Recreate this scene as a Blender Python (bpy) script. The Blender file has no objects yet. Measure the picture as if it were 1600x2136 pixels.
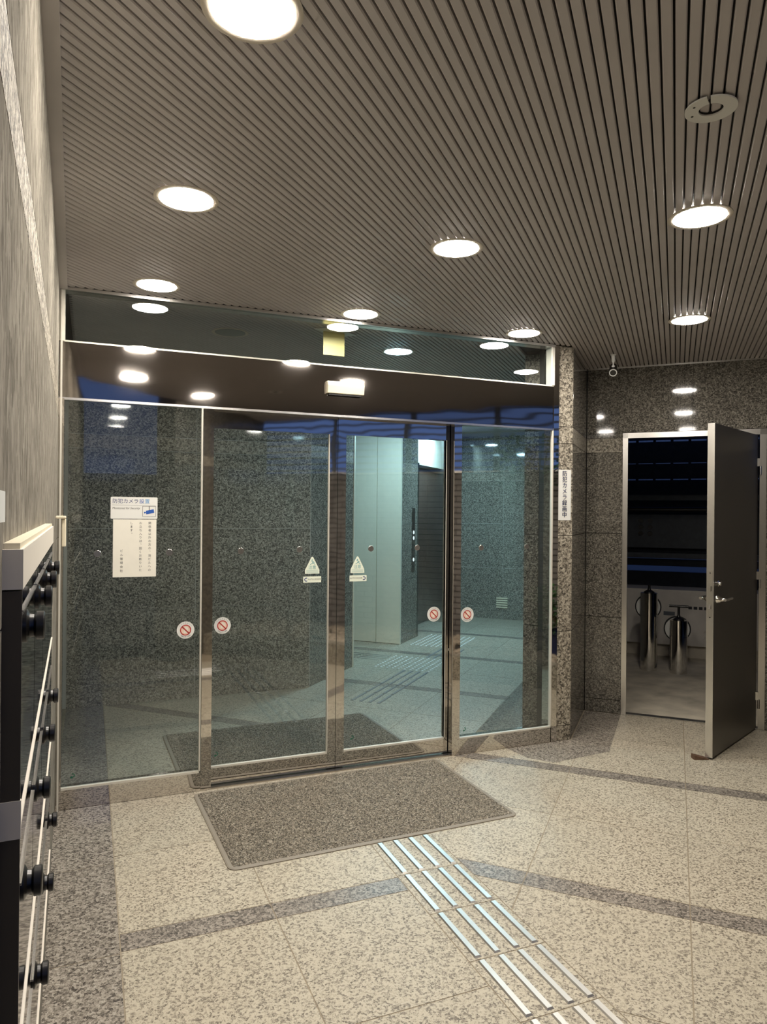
import bpy, bmesh, math, random
from mathutils import Vector, Matrix
random.seed(7)
R2 = 2 ** -0.5
sc = bpy.context.scene
COL = sc.collection

# ------------------------------------------------------------------ camera
H = 2.6
cam_d = bpy.data.cameras.new('camera')
cam = bpy.data.objects.new('camera', cam_d); COL.objects.link(cam); sc.camera = cam
cam_d.sensor_fit = 'HORIZONTAL'; cam_d.sensor_width = 36.0
cam_d.lens = 36.0 * 1476.48 / 1600.0
cam_d.clip_start = 0.02; cam_d.clip_end = 200
yaw, pit, rol = math.radians(22.5547), math.radians(0.061), math.radians(0.5168)
fw = Vector((math.sin(yaw) * math.cos(pit), math.cos(yaw) * math.cos(pit), math.sin(pit)))
rt = Vector((math.cos(yaw), -math.sin(yaw), 0)); up = rt.cross(fw)
RT = math.cos(rol) * rt + math.sin(rol) * up
UP = -math.sin(rol) * rt + math.cos(rol) * up
cam.matrix_world = Matrix(((RT.x, UP.x, -fw.x, 0.132), (RT.y, UP.y, -fw.y, -3.856), (RT.z, UP.z, -fw.z, 1.492), (0, 0, 0, 1)))

# ------------------------------------------------------------------ exposure, world (dusk sky), sampling
vs = sc.view_settings
sc.display_settings.display_device = 'sRGB'
vs.view_transform = 'Standard'; vs.look = 'None'; vs.exposure = 0.0; vs.gamma = 1.0; vs.use_curve_mapping = False
sc.cycles.use_denoising = True
sc.cycles.max_bounces = 8; sc.cycles.glossy_bounces = 5; sc.cycles.diffuse_bounces = 4
sc.cycles.transparent_max_bounces = 16
sc.cycles.sample_clamp_indirect = 6.0
sc.cycles.caustics_reflective = False; sc.cycles.caustics_refractive = False
LAMP_WARM = (1.0, 0.925, 0.83); LAMP_WARM_STRENGTH = 178.0
LAMP_COOL = (0.48, 0.83, 1.0); LAMP_COOL_STRENGTH = 270.0; LAMP_COOL_DIM = 165.0

world = bpy.data.worlds.new('dusk_sky'); sc.world = world; world.use_nodes = True
nt = world.node_tree; nt.nodes.clear()
wo = nt.nodes.new('ShaderNodeOutputWorld'); bg = nt.nodes.new('ShaderNodeBackground')
tc = nt.nodes.new('ShaderNodeTexCoord'); sx = nt.nodes.new('ShaderNodeSeparateXYZ'); rp = nt.nodes.new('ShaderNodeValToRGB')
rp.color_ramp.elements[0].position = 0.0; rp.color_ramp.elements[0].color = (0.12, 0.205, 0.50, 1)
rp.color_ramp.elements[1].position = 0.7; rp.color_ramp.elements[1].color = (0.045, 0.085, 0.25, 1)
nt.links.new(tc.outputs['Generated'], sx.inputs[0]); nt.links.new(sx.outputs['Z'], rp.inputs[0])
nt.links.new(rp.outputs[0], bg.inputs[0]); bg.inputs[1].default_value = 0.9
nt.links.new(bg.outputs[0], wo.inputs[0])

# ------------------------------------------------------------------ materials
def new_mat(name):
    m = bpy.data.materials.new(name); m.use_nodes = True
    return m, m.node_tree, m.node_tree.nodes['Principled BSDF']

def plain(name, col, rough=0.5, metal=0.0, noise=0.0, nscale=20.0, bump=0.0, bscale=60.0, spec=0.5):
    m, t, b = new_mat(name)
    b.inputs['Roughness'].default_value = rough; b.inputs['Metallic'].default_value = metal
    b.inputs['Specular IOR Level'].default_value = spec
    g = t.nodes.new('ShaderNodeNewGeometry')
    n = t.nodes.new('ShaderNodeTexNoise'); n.inputs['Scale'].default_value = nscale; n.inputs['Detail'].default_value = 4
    t.links.new(g.outputs['Position'], n.inputs['Vector'])
    r = t.nodes.new('ShaderNodeValToRGB')
    r.color_ramp.elements[0].position = 0.3; r.color_ramp.elements[1].position = 0.7
    r.color_ramp.elements[0].color = tuple(c * (1 - noise) for c in col) + (1,)
    r.color_ramp.elements[1].color = tuple(min(1, c * (1 + noise)) for c in col) + (1,)
    t.links.new(n.outputs['Fac'], r.inputs[0]); t.links.new(r.outputs[0], b.inputs['Base Color'])
    if bump:
        n2 = t.nodes.new('ShaderNodeTexNoise'); n2.inputs['Scale'].default_value = bscale; n2.inputs['Detail'].default_value = 3
        t.links.new(g.outputs['Position'], n2.inputs['Vector'])
        bp = t.nodes.new('ShaderNodeBump'); bp.inputs['Strength'].default_value = 1.0; bp.inputs['Distance'].default_value = bump
        t.links.new(n2.outputs['Fac'], bp.inputs['Height']); t.links.new(bp.outputs[0], b.inputs['Normal'])
    return m

def granite(name, stops, scale, rough, bump=0.0, bscale=300.0, spec=0.5, vary=0.06, stretch=None):
    """speckled stone: random grains from a Voronoi, broken up by noise"""
    m, t, b = new_mat(name); L = t.links.new
    g = t.nodes.new('ShaderNodeNewGeometry')
    src = g.outputs['Position']
    if stretch:
        mp = t.nodes.new('ShaderNodeMapping'); mp.inputs['Scale'].default_value = stretch
        L(src, mp.inputs['Vector']); src = mp.outputs[0]
    wn = t.nodes.new('ShaderNodeTexNoise'); wn.inputs['Scale'].default_value = scale * 0.7; wn.inputs['Detail'].default_value = 3
    L(src, wn.inputs['Vector'])
    mx = t.nodes.new('ShaderNodeVectorMath'); mx.operation = 'SCALE'; mx.inputs['Scale'].default_value = 1.1 / scale
    L(wn.outputs['Color'], mx.inputs[0])
    ad = t.nodes.new('ShaderNodeVectorMath'); ad.operation = 'ADD'
    L(src, ad.inputs[0]); L(mx.outputs[0], ad.inputs[1])
    v1 = t.nodes.new('ShaderNodeTexVoronoi'); v1.inputs['Scale'].default_value = scale
    v2 = t.nodes.new('ShaderNodeTexVoronoi'); v2.inputs['Scale'].default_value = scale * 2.3
    L(ad.outputs[0], v1.inputs['Vector']); L(ad.outputs[0], v2.inputs['Vector'])
    s1 = t.nodes.new('ShaderNodeSeparateColor'); s2 = t.nodes.new('ShaderNodeSeparateColor')
    L(v1.outputs['Color'], s1.inputs[0]); L(v2.outputs['Color'], s2.inputs[0])
    mm = t.nodes.new('ShaderNodeMix'); mm.data_type = 'FLOAT'; mm.inputs[0].default_value = 0.38
    L(s1.outputs[0], mm.inputs[2]); L(s2.outputs[1], mm.inputs[3])
    r = t.nodes.new('ShaderNodeValToRGB'); r.color_ramp.interpolation = 'LINEAR'
    while len(r.color_ramp.elements) < len(stops): r.color_ramp.elements.new(0.5)
    for e, (p, c) in zip(r.color_ramp.elements, stops): e.position = p; e.color = tuple(c) + (1,)
    fn = t.nodes.new('ShaderNodeTexNoise'); fn.inputs['Scale'].default_value = scale * 4.5; fn.inputs['Detail'].default_value = 4; fn.inputs['Roughness'].default_value = 0.7
    L(src, fn.inputs['Vector'])
    fa = t.nodes.new('ShaderNodeMath'); fa.operation = 'MULTIPLY_ADD'; fa.inputs[1].default_value = 0.9; fa.inputs[2].default_value = -0.45
    L(fn.outputs['Fac'], fa.inputs[0])
    fs = t.nodes.new('ShaderNodeMath'); fs.operation = 'ADD'; fs.use_clamp = True
    L(mm.outputs[0], fs.inputs[0]); L(fa.outputs[0], fs.inputs[1])
    L(fs.outputs[0], r.inputs[0])
    oi = t.nodes.new('ShaderNodeObjectInfo')
    mr = t.nodes.new('ShaderNodeMapRange'); mr.inputs['To Min'].default_value = 1 - vary; mr.inputs['To Max'].default_value = 1 + vary
    L(oi.outputs['Random'], mr.inputs['Value'])
    hv = t.nodes.new('ShaderNodeHueSaturation'); L(r.outputs[0], hv.inputs['Color']); L(mr.outputs[0], hv.inputs['Value'])
    L(hv.outputs[0], b.inputs['Base Color'])
    b.inputs['Roughness'].default_value = rough; b.inputs['Specular IOR Level'].default_value = spec
    if bump:
        nb = t.nodes.new('ShaderNodeTexNoise'); nb.inputs['Scale'].default_value = bscale; nb.inputs['Detail'].default_value = 2
        L(src, nb.inputs['Vector'])
        bp = t.nodes.new('ShaderNodeBump'); bp.inputs['Distance'].default_value = bump
        L(nb.outputs['Fac'], bp.inputs['Height']); L(bp.outputs[0], b.inputs['Normal'])
    return m

def steel(name, col, rough, wave=0.0, wscale=(3, 3, 3), brush=0.0):
    m, t, b = new_mat(name); L = t.links.new
    b.inputs['Base Color'].default_value = tuple(col) + (1,); b.inputs['Metallic'].default_value = 1.0
    b.inputs['Roughness'].default_value = rough
    g = t.nodes.new('ShaderNodeNewGeometry')
    mp = t.nodes.new('ShaderNodeMapping'); mp.inputs['Scale'].default_value = wscale
    L(g.outputs['Position'], mp.inputs['Vector'])
    n = t.nodes.new('ShaderNodeTexNoise'); n.inputs['Scale'].default_value = 1.0; n.inputs['Detail'].default_value = 1 if wave else 3
    L(mp.outputs[0], n.inputs['Vector'])
    if wave:
        bp = t.nodes.new('ShaderNodeBump'); bp.inputs['Distance'].default_value = wave
        L(n.outputs['Fac'], bp.inputs['Height']); L(bp.outputs[0], b.inputs['Normal'])
    if brush:
        mr = t.nodes.new('ShaderNodeMapRange'); mr.inputs['To Min'].default_value = max(0, rough - brush); mr.inputs['To Max'].default_value = rough + brush
        L(n.outputs['Fac'], mr.inputs['Value']); L(mr.outputs[0], b.inputs['Roughness'])
    return m

def emit(name, col, strength):
    m = bpy.data.materials.new(name); m.use_nodes = True; t = m.node_tree; t.nodes.clear()
    o = t.nodes.new('ShaderNodeOutputMaterial'); e = t.nodes.new('ShaderNodeEmission')
    e.inputs[0].default_value = tuple(col) + (1,); e.inputs[1].default_value = strength
    t.links.new(e.outputs[0], o.inputs[0]); return m

def glass(name, tint, boost):
    """thin architectural pane: see-through tint plus an angle-dependent surface reflection on its outer faces"""
    m = bpy.data.materials.new(name); m.use_nodes = True; t = m.node_tree; t.nodes.clear(); L = t.links.new
    o = t.nodes.new('ShaderNodeOutputMaterial'); tr = t.nodes.new('ShaderNodeBsdfTransparent'); gl = t.nodes.new('ShaderNodeBsdfGlossy')
    tr.inputs[0].default_value = tuple(tint) + (1,); gl.inputs['Roughness'].default_value = 0.0
    gl.inputs[0].default_value = (0.97, 1.0, 0.99, 1)
    f = t.nodes.new('ShaderNodeFresnel'); f.inputs[0].default_value = 1.52
    mu = t.nodes.new('ShaderNodeMath'); mu.operation = 'MULTIPLY'; mu.inputs[1].default_value = boost; mu.use_clamp = True
    g = t.nodes.new('ShaderNodeNewGeometry')
    iv = t.nodes.new('ShaderNodeMath'); iv.operation = 'SUBTRACT'; iv.inputs[0].default_value = 1.0; L(g.outputs['Backfacing'], iv.inputs[1])
    m2 = t.nodes.new('ShaderNodeMath'); m2.operation = 'MULTIPLY'
    L(f.outputs[0], mu.inputs[0]); L(mu.outputs[0], m2.inputs[0]); L(iv.outputs[0], m2.inputs[1])
    mi = t.nodes.new('ShaderNodeMixShader'); L(m2.outputs[0], mi.inputs[0]); L(tr.outputs[0], mi.inputs[1]); L(gl.outputs[0], mi.inputs[2])
    L(mi.outputs[0], o.inputs[0]); return m

M = {}
M['floor'] = granite('beige_granite', [(0.14, (0.125, 0.105, 0.080)), (0.29, (0.27, 0.235, 0.182)), (0.45, (0.43, 0.382, 0.292)), (0.75, (0.55, 0.50, 0.39)), (0.92, (0.48, 0.435, 0.345))], 140, 0.42, bump=0.0005, spec=0.4)
M['floor_dark'] = granite('grey_granite_floor', [(0.12, (0.06, 0.052, 0.045)), (0.35, (0.17, 0.15, 0.125)), (0.6, (0.31, 0.275, 0.23)), (0.9, (0.44, 0.40, 0.34))], 120, 0.14, bump=0.00035, bscale=160, spec=0.5)
M['band'] = granite('band_granite', [(0.12, (0.05, 0.045, 0.04)), (0.35, (0.15, 0.13, 0.11)), (0.6, (0.27, 0.24, 0.20)), (0.9, (0.38, 0.34, 0.29))], 120, 0.33, bump=0.0004, bscale=200, spec=0.5)
M['wall'] = granite('polished_granite', [(0.12, (0.035, 0.033, 0.029)), (0.32, (0.085, 0.078, 0.066)), (0.55, (0.16, 0.146, 0.12)), (0.80, (0.26, 0.24, 0.20)), (0.94, (0.38, 0.355, 0.30))], 120, 0.05, spec=0.5)
M['wall_lobby'] = granite('polished_lobby_granite_lit', [(0.12, (0.05, 0.048, 0.042)), (0.32, (0.13, 0.123, 0.105)), (0.55, (0.25, 0.235, 0.195)), (0.80, (0.40, 0.375, 0.315)), (0.94, (0.54, 0.51, 0.44))], 110, 0.05, spec=0.5)  # same stone as the wall granite, brightened to make up for weak lobby light
M['wall_left'] = granite('granite_left_sheen', [(0.12, (0.15, 0.138, 0.116)), (0.35, (0.205, 0.189, 0.158)), (0.6, (0.26, 0.24, 0.202)), (0.9, (0.33, 0.305, 0.258))], 60, 0.52, bump=0.0003, bscale=60, spec=0.0, stretch=(1.0, 1.0, 0.3))  # no gloss here; the sheen at grazing angles is put into the paler colour
M['wall_rough'] = granite('hammered_granite', [(0.12, (0.04, 0.035, 0.028)), (0.32, (0.15, 0.13, 0.10)), (0.55, (0.31, 0.275, 0.215)), (0.80, (0.47, 0.425, 0.34)), (0.94, (0.58, 0.53, 0.44))], 90, 0.7, bump=0.004, bscale=110, spec=0.3)
M['wall_band'] = granite('flamed_granite_band', [(0.12, (0.06, 0.054, 0.043)), (0.35, (0.19, 0.17, 0.135)), (0.6, (0.35, 0.315, 0.25)), (0.9, (0.50, 0.46, 0.38))], 100, 0.55, bump=0.0015, bscale=130, spec=0.3)
M['grout'] = plain('grout', (0.30, 0.25, 0.18), 0.9, noise=0.15)
M['sealant'] = plain('joint_sealant', (0.42, 0.42, 0.38), 0.8)
M['dark_joint'] = plain('dark_joint', (0.07, 0.06, 0.05), 0.9)
M['slat'] = plain('brown_grey_slat', (0.56, 0.525, 0.515), 0.45, noise=0.03, nscale=8, spec=0.4)
M['void'] = plain('dark_void', (0.02, 0.018, 0.016), 0.9)
M['mirror'] = steel('polished_steel', (0.62, 0.59, 0.55), 0.035)
M['beam'] = steel('wavy_polished_steel', (0.36, 0.33, 0.305), 0.045, wave=0.0011, wscale=(2.0, 2.0, 6.0))
M['stile'] = steel('wavy_stile_steel', (0.60, 0.58, 0.55), 0.04, wave=0.0010, wscale=(7, 7, 4.0))
M['hairline'] = steel('hairline_steel', (0.70, 0.68, 0.64), 0.24, wscale=(50, 50, 1.5), brush=0.03)
M['satin'] = plain('satin_grey_beige_metal', (0.78, 0.72, 0.62), 0.42)
M['side'] = plain('dark_side_panel', (0.055, 0.046, 0.038), 0.35)
M['bead'] = plain('pale_metal_bead', (0.66, 0.63, 0.55), 0.35)
M['chrome'] = steel('chrome', (0.80, 0.78, 0.74), 0.10)
M['bar'] = steel('tactile_steel', (0.80, 0.78, 0.74), 0.36)
M['glass'] = glass('clear_pane', (0.955, 0.972, 0.968), 2.1)
M['glass_edge'] = plain('pane_edge', (0.72, 0.80, 0.74), 0.2)
M['cream'] = plain('cream_plastic', (0.83, 0.75, 0.56), 0.4)
M['trimring'] = plain('lamp_ring', (0.64, 0.58, 0.48), 0.4)
M['white'] = plain('white_plastic', (0.80, 0.80, 0.76), 0.4)
M['paper'] = plain('white_paper', (0.86, 0.83, 0.73), 0.8, noise=0.02)
M['glint_stud'] = plain('pale_glint_stud', (0.9, 0.9, 0.88), 0.3)  # white glints of the lobby studs are put into this pale colour
M['dull_bar'] = plain('dull_grey_bar', (0.24, 0.25, 0.25), 0.4)
M['black'] = plain('black_plastic', (0.012, 0.011, 0.010), 0.3)
M['rubber'] = plain('black_rubber', (0.02, 0.02, 0.02), 0.7)
M['ink'] = plain('black_ink', (0.02, 0.02, 0.025), 0.7)
M['navy'] = plain('navy_ink', (0.015, 0.03, 0.16), 0.6)
M['blue'] = plain('blue_ink', (0.02, 0.10, 0.42), 0.6)
M['sky_ink'] = plain('light_blue_ink', (0.10, 0.32, 0.62), 0.6)
M['teal_ink'] = plain('teal_ink', (0.10, 0.35, 0.36), 0.6)
M['red_ink'] = plain('red_ink', (0.48, 0.035, 0.03), 0.6)
M['pink_ink'] = plain('pale_pink_ink', (0.85, 0.62, 0.50), 0.6)
M['green_ink'] = plain('green_mark', (0.01, 0.13, 0.07), 0.5)
M['tri_paper'] = plain('pale_sticker', (0.80, 0.84, 0.70), 0.5)
M['yellow'] = plain('yellow_acrylic', (0.80, 0.72, 0.30), 0.4)
M['door_paint'] = plain('dark_brown_paint', (0.085, 0.076, 0.065), 0.33, noise=0.04, nscale=3)
M['concrete'] = plain('concrete', (0.50, 0.45, 0.36), 0.75, noise=0.3, nscale=4)
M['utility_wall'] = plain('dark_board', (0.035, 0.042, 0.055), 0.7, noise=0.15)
M['cab'] = plain('grey_cabinet_paint', (0.62, 0.58, 0.52), 0.5, noise=0.10, nscale=5)
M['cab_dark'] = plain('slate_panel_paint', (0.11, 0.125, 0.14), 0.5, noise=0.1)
M['asphalt'] = plain('asphalt', (0.05, 0.05, 0.052), 0.85, noise=0.2, nscale=80)
M['brick'] = plain('brown_brick', (0.20, 0.185, 0.175), 0.6, noise=0.25, nscale=9)
M['mortar'] = plain('dark_mortar', (0.03, 0.026, 0.022), 0.9)
M['pebble'] = plain('pebble', (0.42, 0.36, 0.28), 0.7, noise=0.5, nscale=25)
M['leaf'] = plain('green_leaf', (0.035, 0.12, 0.03), 0.45, noise=0.4, nscale=12)
M['bark'] = plain('bark', (0.10, 0.065, 0.04), 0.8, noise=0.3)
M['pot'] = plain('dark_blue_pot', (0.02, 0.025, 0.08), 0.3)
M['elev'] = plain('pale_green_grey_paint', (0.90, 0.84, 0.68), 0.36, noise=0.02, spec=0.5)
M['elev_door'] = steel('dark_lift_steel', (0.20, 0.21, 0.21), 0.25, wscale=(50, 50, 1.5), brush=0.03)
M['house'] = plain('dusk_render', (0.16, 0.17, 0.19), 0.8, noise=0.15)
M['sky_dimmer'] = plain('sky_dimmer_paint', (0.5, 0.5, 0.5), 0.8, noise=0.1)  # lightened so the board gaps show a dim blue
M['wood'] = plain('brown_wood', (0.12, 0.065, 0.04), 0.6, noise=0.25)
M['mat_edge'] = plain('mat_rubber_edge', (0.25, 0.22, 0.175), 0.6)
M['mat_pile'] = granite('coil_mat', [(0.15, (0.035, 0.03, 0.023)), (0.45, (0.165, 0.143, 0.108)), (0.7, (0.28, 0.247, 0.19)), (0.9, (0.46, 0.41, 0.325))], 165, 0.55, bump=0.004, bscale=260, spec=0.3, vary=0.0)
M['lamp_warm'] = emit('lamp_warm', LAMP_WARM, LAMP_WARM_STRENGTH)
M['lamp_cool'] = emit('lamp_cool', LAMP_COOL, LAMP_COOL_STRENGTH)
M['lamp_cool_dim'] = emit('lamp_cool_dim', LAMP_COOL, LAMP_COOL_DIM)
M['lamp_off'] = plain('lamp_off', (0.30, 0.31, 0.30), 0.4)
M['display'] = emit('lit_button', (0.8, 0.95, 1.0), 1.2)

# ------------------------------------------------------------------ frames and mesh building
class Fr:
    def __init__(s, o, ex, ey, ez=(0, 0, 1)):
        s.o = Vector(o); s.ex = Vector(ex); s.ey = Vector(ey); s.ez = Vector(ez)
    def p(s, a, b, c): return s.o + s.ex * a + s.ey * b + s.ez * c
W = Fr((0, 0, 0), (1, 0, 0), (0, 1, 0))
RW = Fr((3.632, 0.538, 0), (R2, -R2, 0), (R2, R2, 0))            # right wall: a along the wall, b behind it
aL = math.radians(1.05)
LW = Fr((0, 0, 0), (math.sin(aL), -math.cos(aL), 0), (math.cos(aL), math.sin(aL), 0))   # left wall: a towards the street, b into the porch
DG = Fr((0, 0, 0), (0.5, 0.5, 0), (0.5, -0.5, 0))                # diagonal grid: a = x+y, b = x-y

class MB:
    def __init__(s): s.v = []; s.f = []; s.mi = []
    def add(s, vs_, fs, mi=0):
        n = len(s.v); s.v += [Vector(q) for q in vs_]; s.f += [[i + n for i in f] for f in fs]; s.mi += [mi] * len(fs); return s
    def box(s, fr, a0, a1, b0, b1, c0, c1, mi=0):
        P = [fr.p(a, b, c) for c in (c0, c1) for a, b in ((a0, b0), (a1, b0), (a1, b1), (a0, b1))]
        return s.add(P, [(0, 3, 2, 1), (4, 5, 6, 7), (0, 1, 5, 4), (1, 2, 6, 5), (2, 3, 7, 6), (3, 0, 4, 7)], mi)
    def prism(s, fr, poly, c0, c1, mi=0):
        n = len(poly); P = [fr.p(a, b, c0) for a, b in poly] + [fr.p(a, b, c1) for a, b in poly]
        return s.add(P, [list(range(n))[::-1], list(range(n, 2 * n))] + [(i, (i + 1) % n, n + (i + 1) % n, n + i) for i in range(n)], mi)
    def lathe(s, fr, prof, n=24, mi=0, cap=True):
        """prof: list of (radius, height along ez)"""
        P = []; F = []
        for r, z in prof:
            for k in range(n):
                t = 2 * math.pi * k / n; P.append(fr.p(r * math.cos(t), r * math.sin(t), z))
        for j in range(len(prof) - 1):
            for k in range(n):
                k2 = (k + 1) % n; F.append((j * n + k, j * n + k2, (j + 1) * n + k2, (j + 1) * n + k))
        if cap:
            F.append(list(range(n))[::-1]); F.append([(len(prof) - 1) * n + k for k in range(n)])
        return s.add(P, F, mi)
    def tube(s, pts, r, n=10, mi=0):
        pts = [Vector(q) for q in pts]; P = []; F = []
        for i, q in enumerate(pts):
            d = (pts[min(i + 1, len(pts) - 1)] - pts[max(i - 1, 0)]).normalized()
            a = d.orthogonal().normalized() if i == 0 else (a - d * a.dot(d)).normalized()
            b = d.cross(a); rr = r[i] if isinstance(r, (list, tuple)) else r
            for k in range(n):
                t = 2 * math.pi * k / n; P.append(q + a * rr * math.cos(t) + b * rr * math.sin(t))
        for i in range(len(pts) - 1):
            for k in range(n):
                k2 = (k + 1) % n; F.append((i * n + k, i * n + k2, (i + 1) * n + k2, (i + 1) * n + k))
        F.append(list(range(n))[::-1]); F.append([(len(pts) - 1) * n + k for k in range(n)])
        return s.add(P, F, mi)
    def flat(s, fr, poly, mi=0):
        """flat outline in the frame's a,c plane"""
        return s.add([fr.p(a, 0, c) for a, c in poly], [list(range(len(poly)))], mi)
    def ring(s, fr, ca, cc, r0, r1, n=40, t0=0, t1=2 * math.pi, mi=0):
        for k in range(n):
            x = t0 + (t1 - t0) * k / n; y = t0 + (t1 - t0) * (k + 1) / n
            s.add([fr.p(ca + r * math.cos(t), 0, cc + r * math.sin(t)) for r, t in ((r0, x), (r1, x), (r1, y), (r0, y))], [(0, 1, 2, 3)], mi)
        return s

def wpos(o):
    p = Vector((0, 0, 0))
    while o is not None: p += o.location; o = o.parent
    return p

def obj(name, mb, mat, parent=None, smooth=False, normals=True, bevel=0.0, loc=None):
    """links ONE mesh object; mb holds world coordinates"""
    off = (wpos(parent) if parent else Vector((0, 0, 0)))
    own = Vector(loc) if loc is not None else Vector((0, 0, 0))
    me = bpy.data.meshes.new(name)
    me.from_pydata([tuple(q - off - own) for q in mb.v], [], mb.f)
    for i, p in enumerate(me.polygons): p.material_index = mb.mi[i]
    for m in (mat if isinstance(mat, (list, tuple)) else [mat]): me.materials.append(M[m])
    bm = bmesh.new(); bm.from_mesh(me)
    if normals: bmesh.ops.recalc_face_normals(bm, faces=bm.faces)
    if bevel: bmesh.ops.bevel(bm, geom=list(bm.edges), offset=bevel, segments=2, affect='EDGES', profile=0.5)
    bm.to_mesh(me); bm.free()
    if smooth: me.shade_smooth(); me.set_sharp_from_angle(angle=math.radians(40))
    o = bpy.data.objects.new(name, me); COL.objects.link(o)
    o.location = own
    if parent: o.parent = parent
    return o

def tag(o, label=None, cat=None, group=None, kind=None):
    if label: o['label'] = label
    if cat: o['category'] = cat
    if group: o['group'] = group
    if kind: o['kind'] = kind
    return o

def thing(name, label, cat, loc, group=None, kind=None):
    o = bpy.data.objects.new(name, None); COL.objects.link(o); o.location = loc; o.empty_display_size = 0.05
    return tag(o, label, cat, group, kind)

def copy_tree(o, parent=None):
    c = o.copy(); COL.objects.link(c)
    if parent: c.parent = parent
    for ch in list(o.children): copy_tree(ch, c)
    return c

_gc = {}
def text_mesh(body, size, align='CENTER', shear=0.0):
    k = (body, size, align, shear)
    if k not in _gc:
        cu = bpy.data.curves.new('t', 'FONT'); cu.body = body; cu.size = size; cu.align_x = align; cu.align_y = 'CENTER'; cu.resolution_u = 2; cu.shear = shear
        o = bpy.data.objects.new('t', cu); me = bpy.data.meshes.new_from_object(o)
        _gc[k] = ([tuple(q.co) for q in me.vertices], [tuple(p.vertices) for p in me.polygons])
        bpy.data.objects.remove(o); bpy.data.meshes.remove(me); bpy.data.curves.remove(cu)
    return _gc[k]
def put_text(mb, fr, a, c, body, size, align='CENTER', shear=0.0, rot=0.0, sx=1.0, mi=0, bold=0.0):
    if bold:
        for q in (-bold, bold): put_text(mb, fr, a + q, c + q * 0.5, body, size, align, shear, rot, sx, mi)
    v, f = text_mesh(body, size, align, shear); cs, sn = math.cos(rot), math.sin(rot)
    mb.add([fr.p(a + (x * sx) * cs - y * sn, 0, c + (x * sx) * sn + y * cs) for x, y, z in v], f, mi)
def put_column(mb, fr, a, c, chars, size, pitch, mi=0, bold=0.0):
    for i, ch in enumerate(chars):
        if ch in '、。': put_text(mb, fr, a + size * 0.45, c - i * pitch + pitch * 0.42, ch, size, mi=mi)
        elif ch != ' ': put_text(mb, fr, a, c - i * pitch, ch, size, mi=mi, bold=bold)

def clip(poly, half):
    """clip polygon by half planes (A,B,C): A*x+B*y <= C"""
    for A, B, C in half:
        out = []
        for i in range(len(poly)):
            p, q = poly[i], poly[(i + 1) % len(poly)]
            dp, dq = A * p[0] + B * p[1] - C, A * q[0] + B * q[1] - C
            if dp <= 0: out.append(p)
            if (dp < 0 < dq) or (dq < 0 < dp):
                t = dp / (dp - dq); out.append((p[0] + (q[0] - p[0]) * t, p[1] + (q[1] - p[1]) * t))
        poly = out
        if len(poly) < 3: return []
    return poly
def area(poly): return abs(sum(poly[i][0] * poly[(i + 1) % len(poly)][1] - poly[(i + 1) % len(poly)][0] * poly[i][1] for i in range(len(poly)))) / 2
def dgxy(u, v): return ((u + v) / 2, (u - v) / 2)

# ================================================================== LARGE STRUCTURE
def struct(name, mb, mat, label, cat, **k):
    return tag(obj(name, mb, mat, **k), label, cat, None, 'structure')

ground = struct('ground', MB().box(W, -25, 25, -30, 25, -0.2, -0.04), 'asphalt', 'dark asphalt ground beyond the open edge of the porch', 'ground')

# ---- floor ------------------------------------------------------------------------------------------------
floor = struct('floor', MB().prism(W, [(-0.3, -3.6), (1.3, -3.9), (4.55, -0.6), (4.55, 0.2), (3.3, 0.9), (6.4, 3.6), (6.4, 5.4), (4.4, 6.6), (-0.3, 6.6)], -0.04, -0.0012),
               'grout', 'beige granite tiled floor of the porch and the lobby with grey bands', 'floor')
G = 0.0022
def tile(name, mat, fr_poly, half, top=0.0, lo=-0.02):
    p = clip(fr_poly, half)
    if len(p) < 3 or area(p) < 0.002: return
    obj(name, MB().prism(W, p, lo, top), mat, floor)
def xyrect(x0, x1, y0, y1, g=G): return [(x0 + g, y0 + g), (x1 - g, y0 + g), (x1 - g, y1 - g), (x0 + g, y1 - g)]
def uvrect(u0, u1, v0, v1, g=G * 1.414): return [dgxy(u0 + g, v0 + g), dgxy(u1 - g, v0 + g), dgxy(u1 - g, v1 - g), dgxy(u0 + g, v1 - g)]
porch = [(-1, -1, 2.6)]
for k in range(7):                                                   # dark strip at the left wall
    y1 = -0.66 * k; y0 = y1 - 0.66
    tile('border_tile', 'floor_dark', xyrect(-0.06, 0.242, y0, y1), [])
rows = [(-0.60, 0.0, 0), (-1.205, -0.60, 0), (-1.312, -1.205, 1), (-1.922, -1.312, 0), (-2.53, -1.922, 0), (-2.64, -2.53, 1), (-3.3, -2.64, 0)]
for y0, y1, dark in rows:
    for x0, x1 in ((0.242, 0.78), (0.78, 1.312)):
        tile('band_tile' if dark else 'floor_tile', 'band' if dark else 'floor', xyrect(x0, x1, y0, y1), porch if y0 < -2.6 else [])
for k in range(10):                                                  # carrier tiles of the tactile path
    tile('path_tile', 'floor', xyrect(1.312, 1.612, -0.3 * (k + 1) + 0.003, -0.3 * k + 0.003), [])
us = [(-2.6, -1.42, 0), (-1.42, -0.55, 0), (-0.55, 0.31, 0), (0.31, 0.468, 1), (0.468, 1.34, 0), (1.34, 2.21, 0), (2.21, 2.362, 1), (2.362, 3.26, 0), (3.26, 4.16, 0)]
vsx = [(1.42, 2.31), (2.31, 3.195), (3.195, 4.075), (4.075, 4.93)]
for u0, u1, dark in us:
    for v0, v1 in vsx:
        half = [(-1, 0, -1.614), (1, 1, 4.16)]
        if v0 < 3.1: half.append((0, 1, -0.002))
        tile('band_tile' if dark else 'floor_tile', 'band' if dark else 'floor', uvrect(u0, u1, v0, v1), half)
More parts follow.
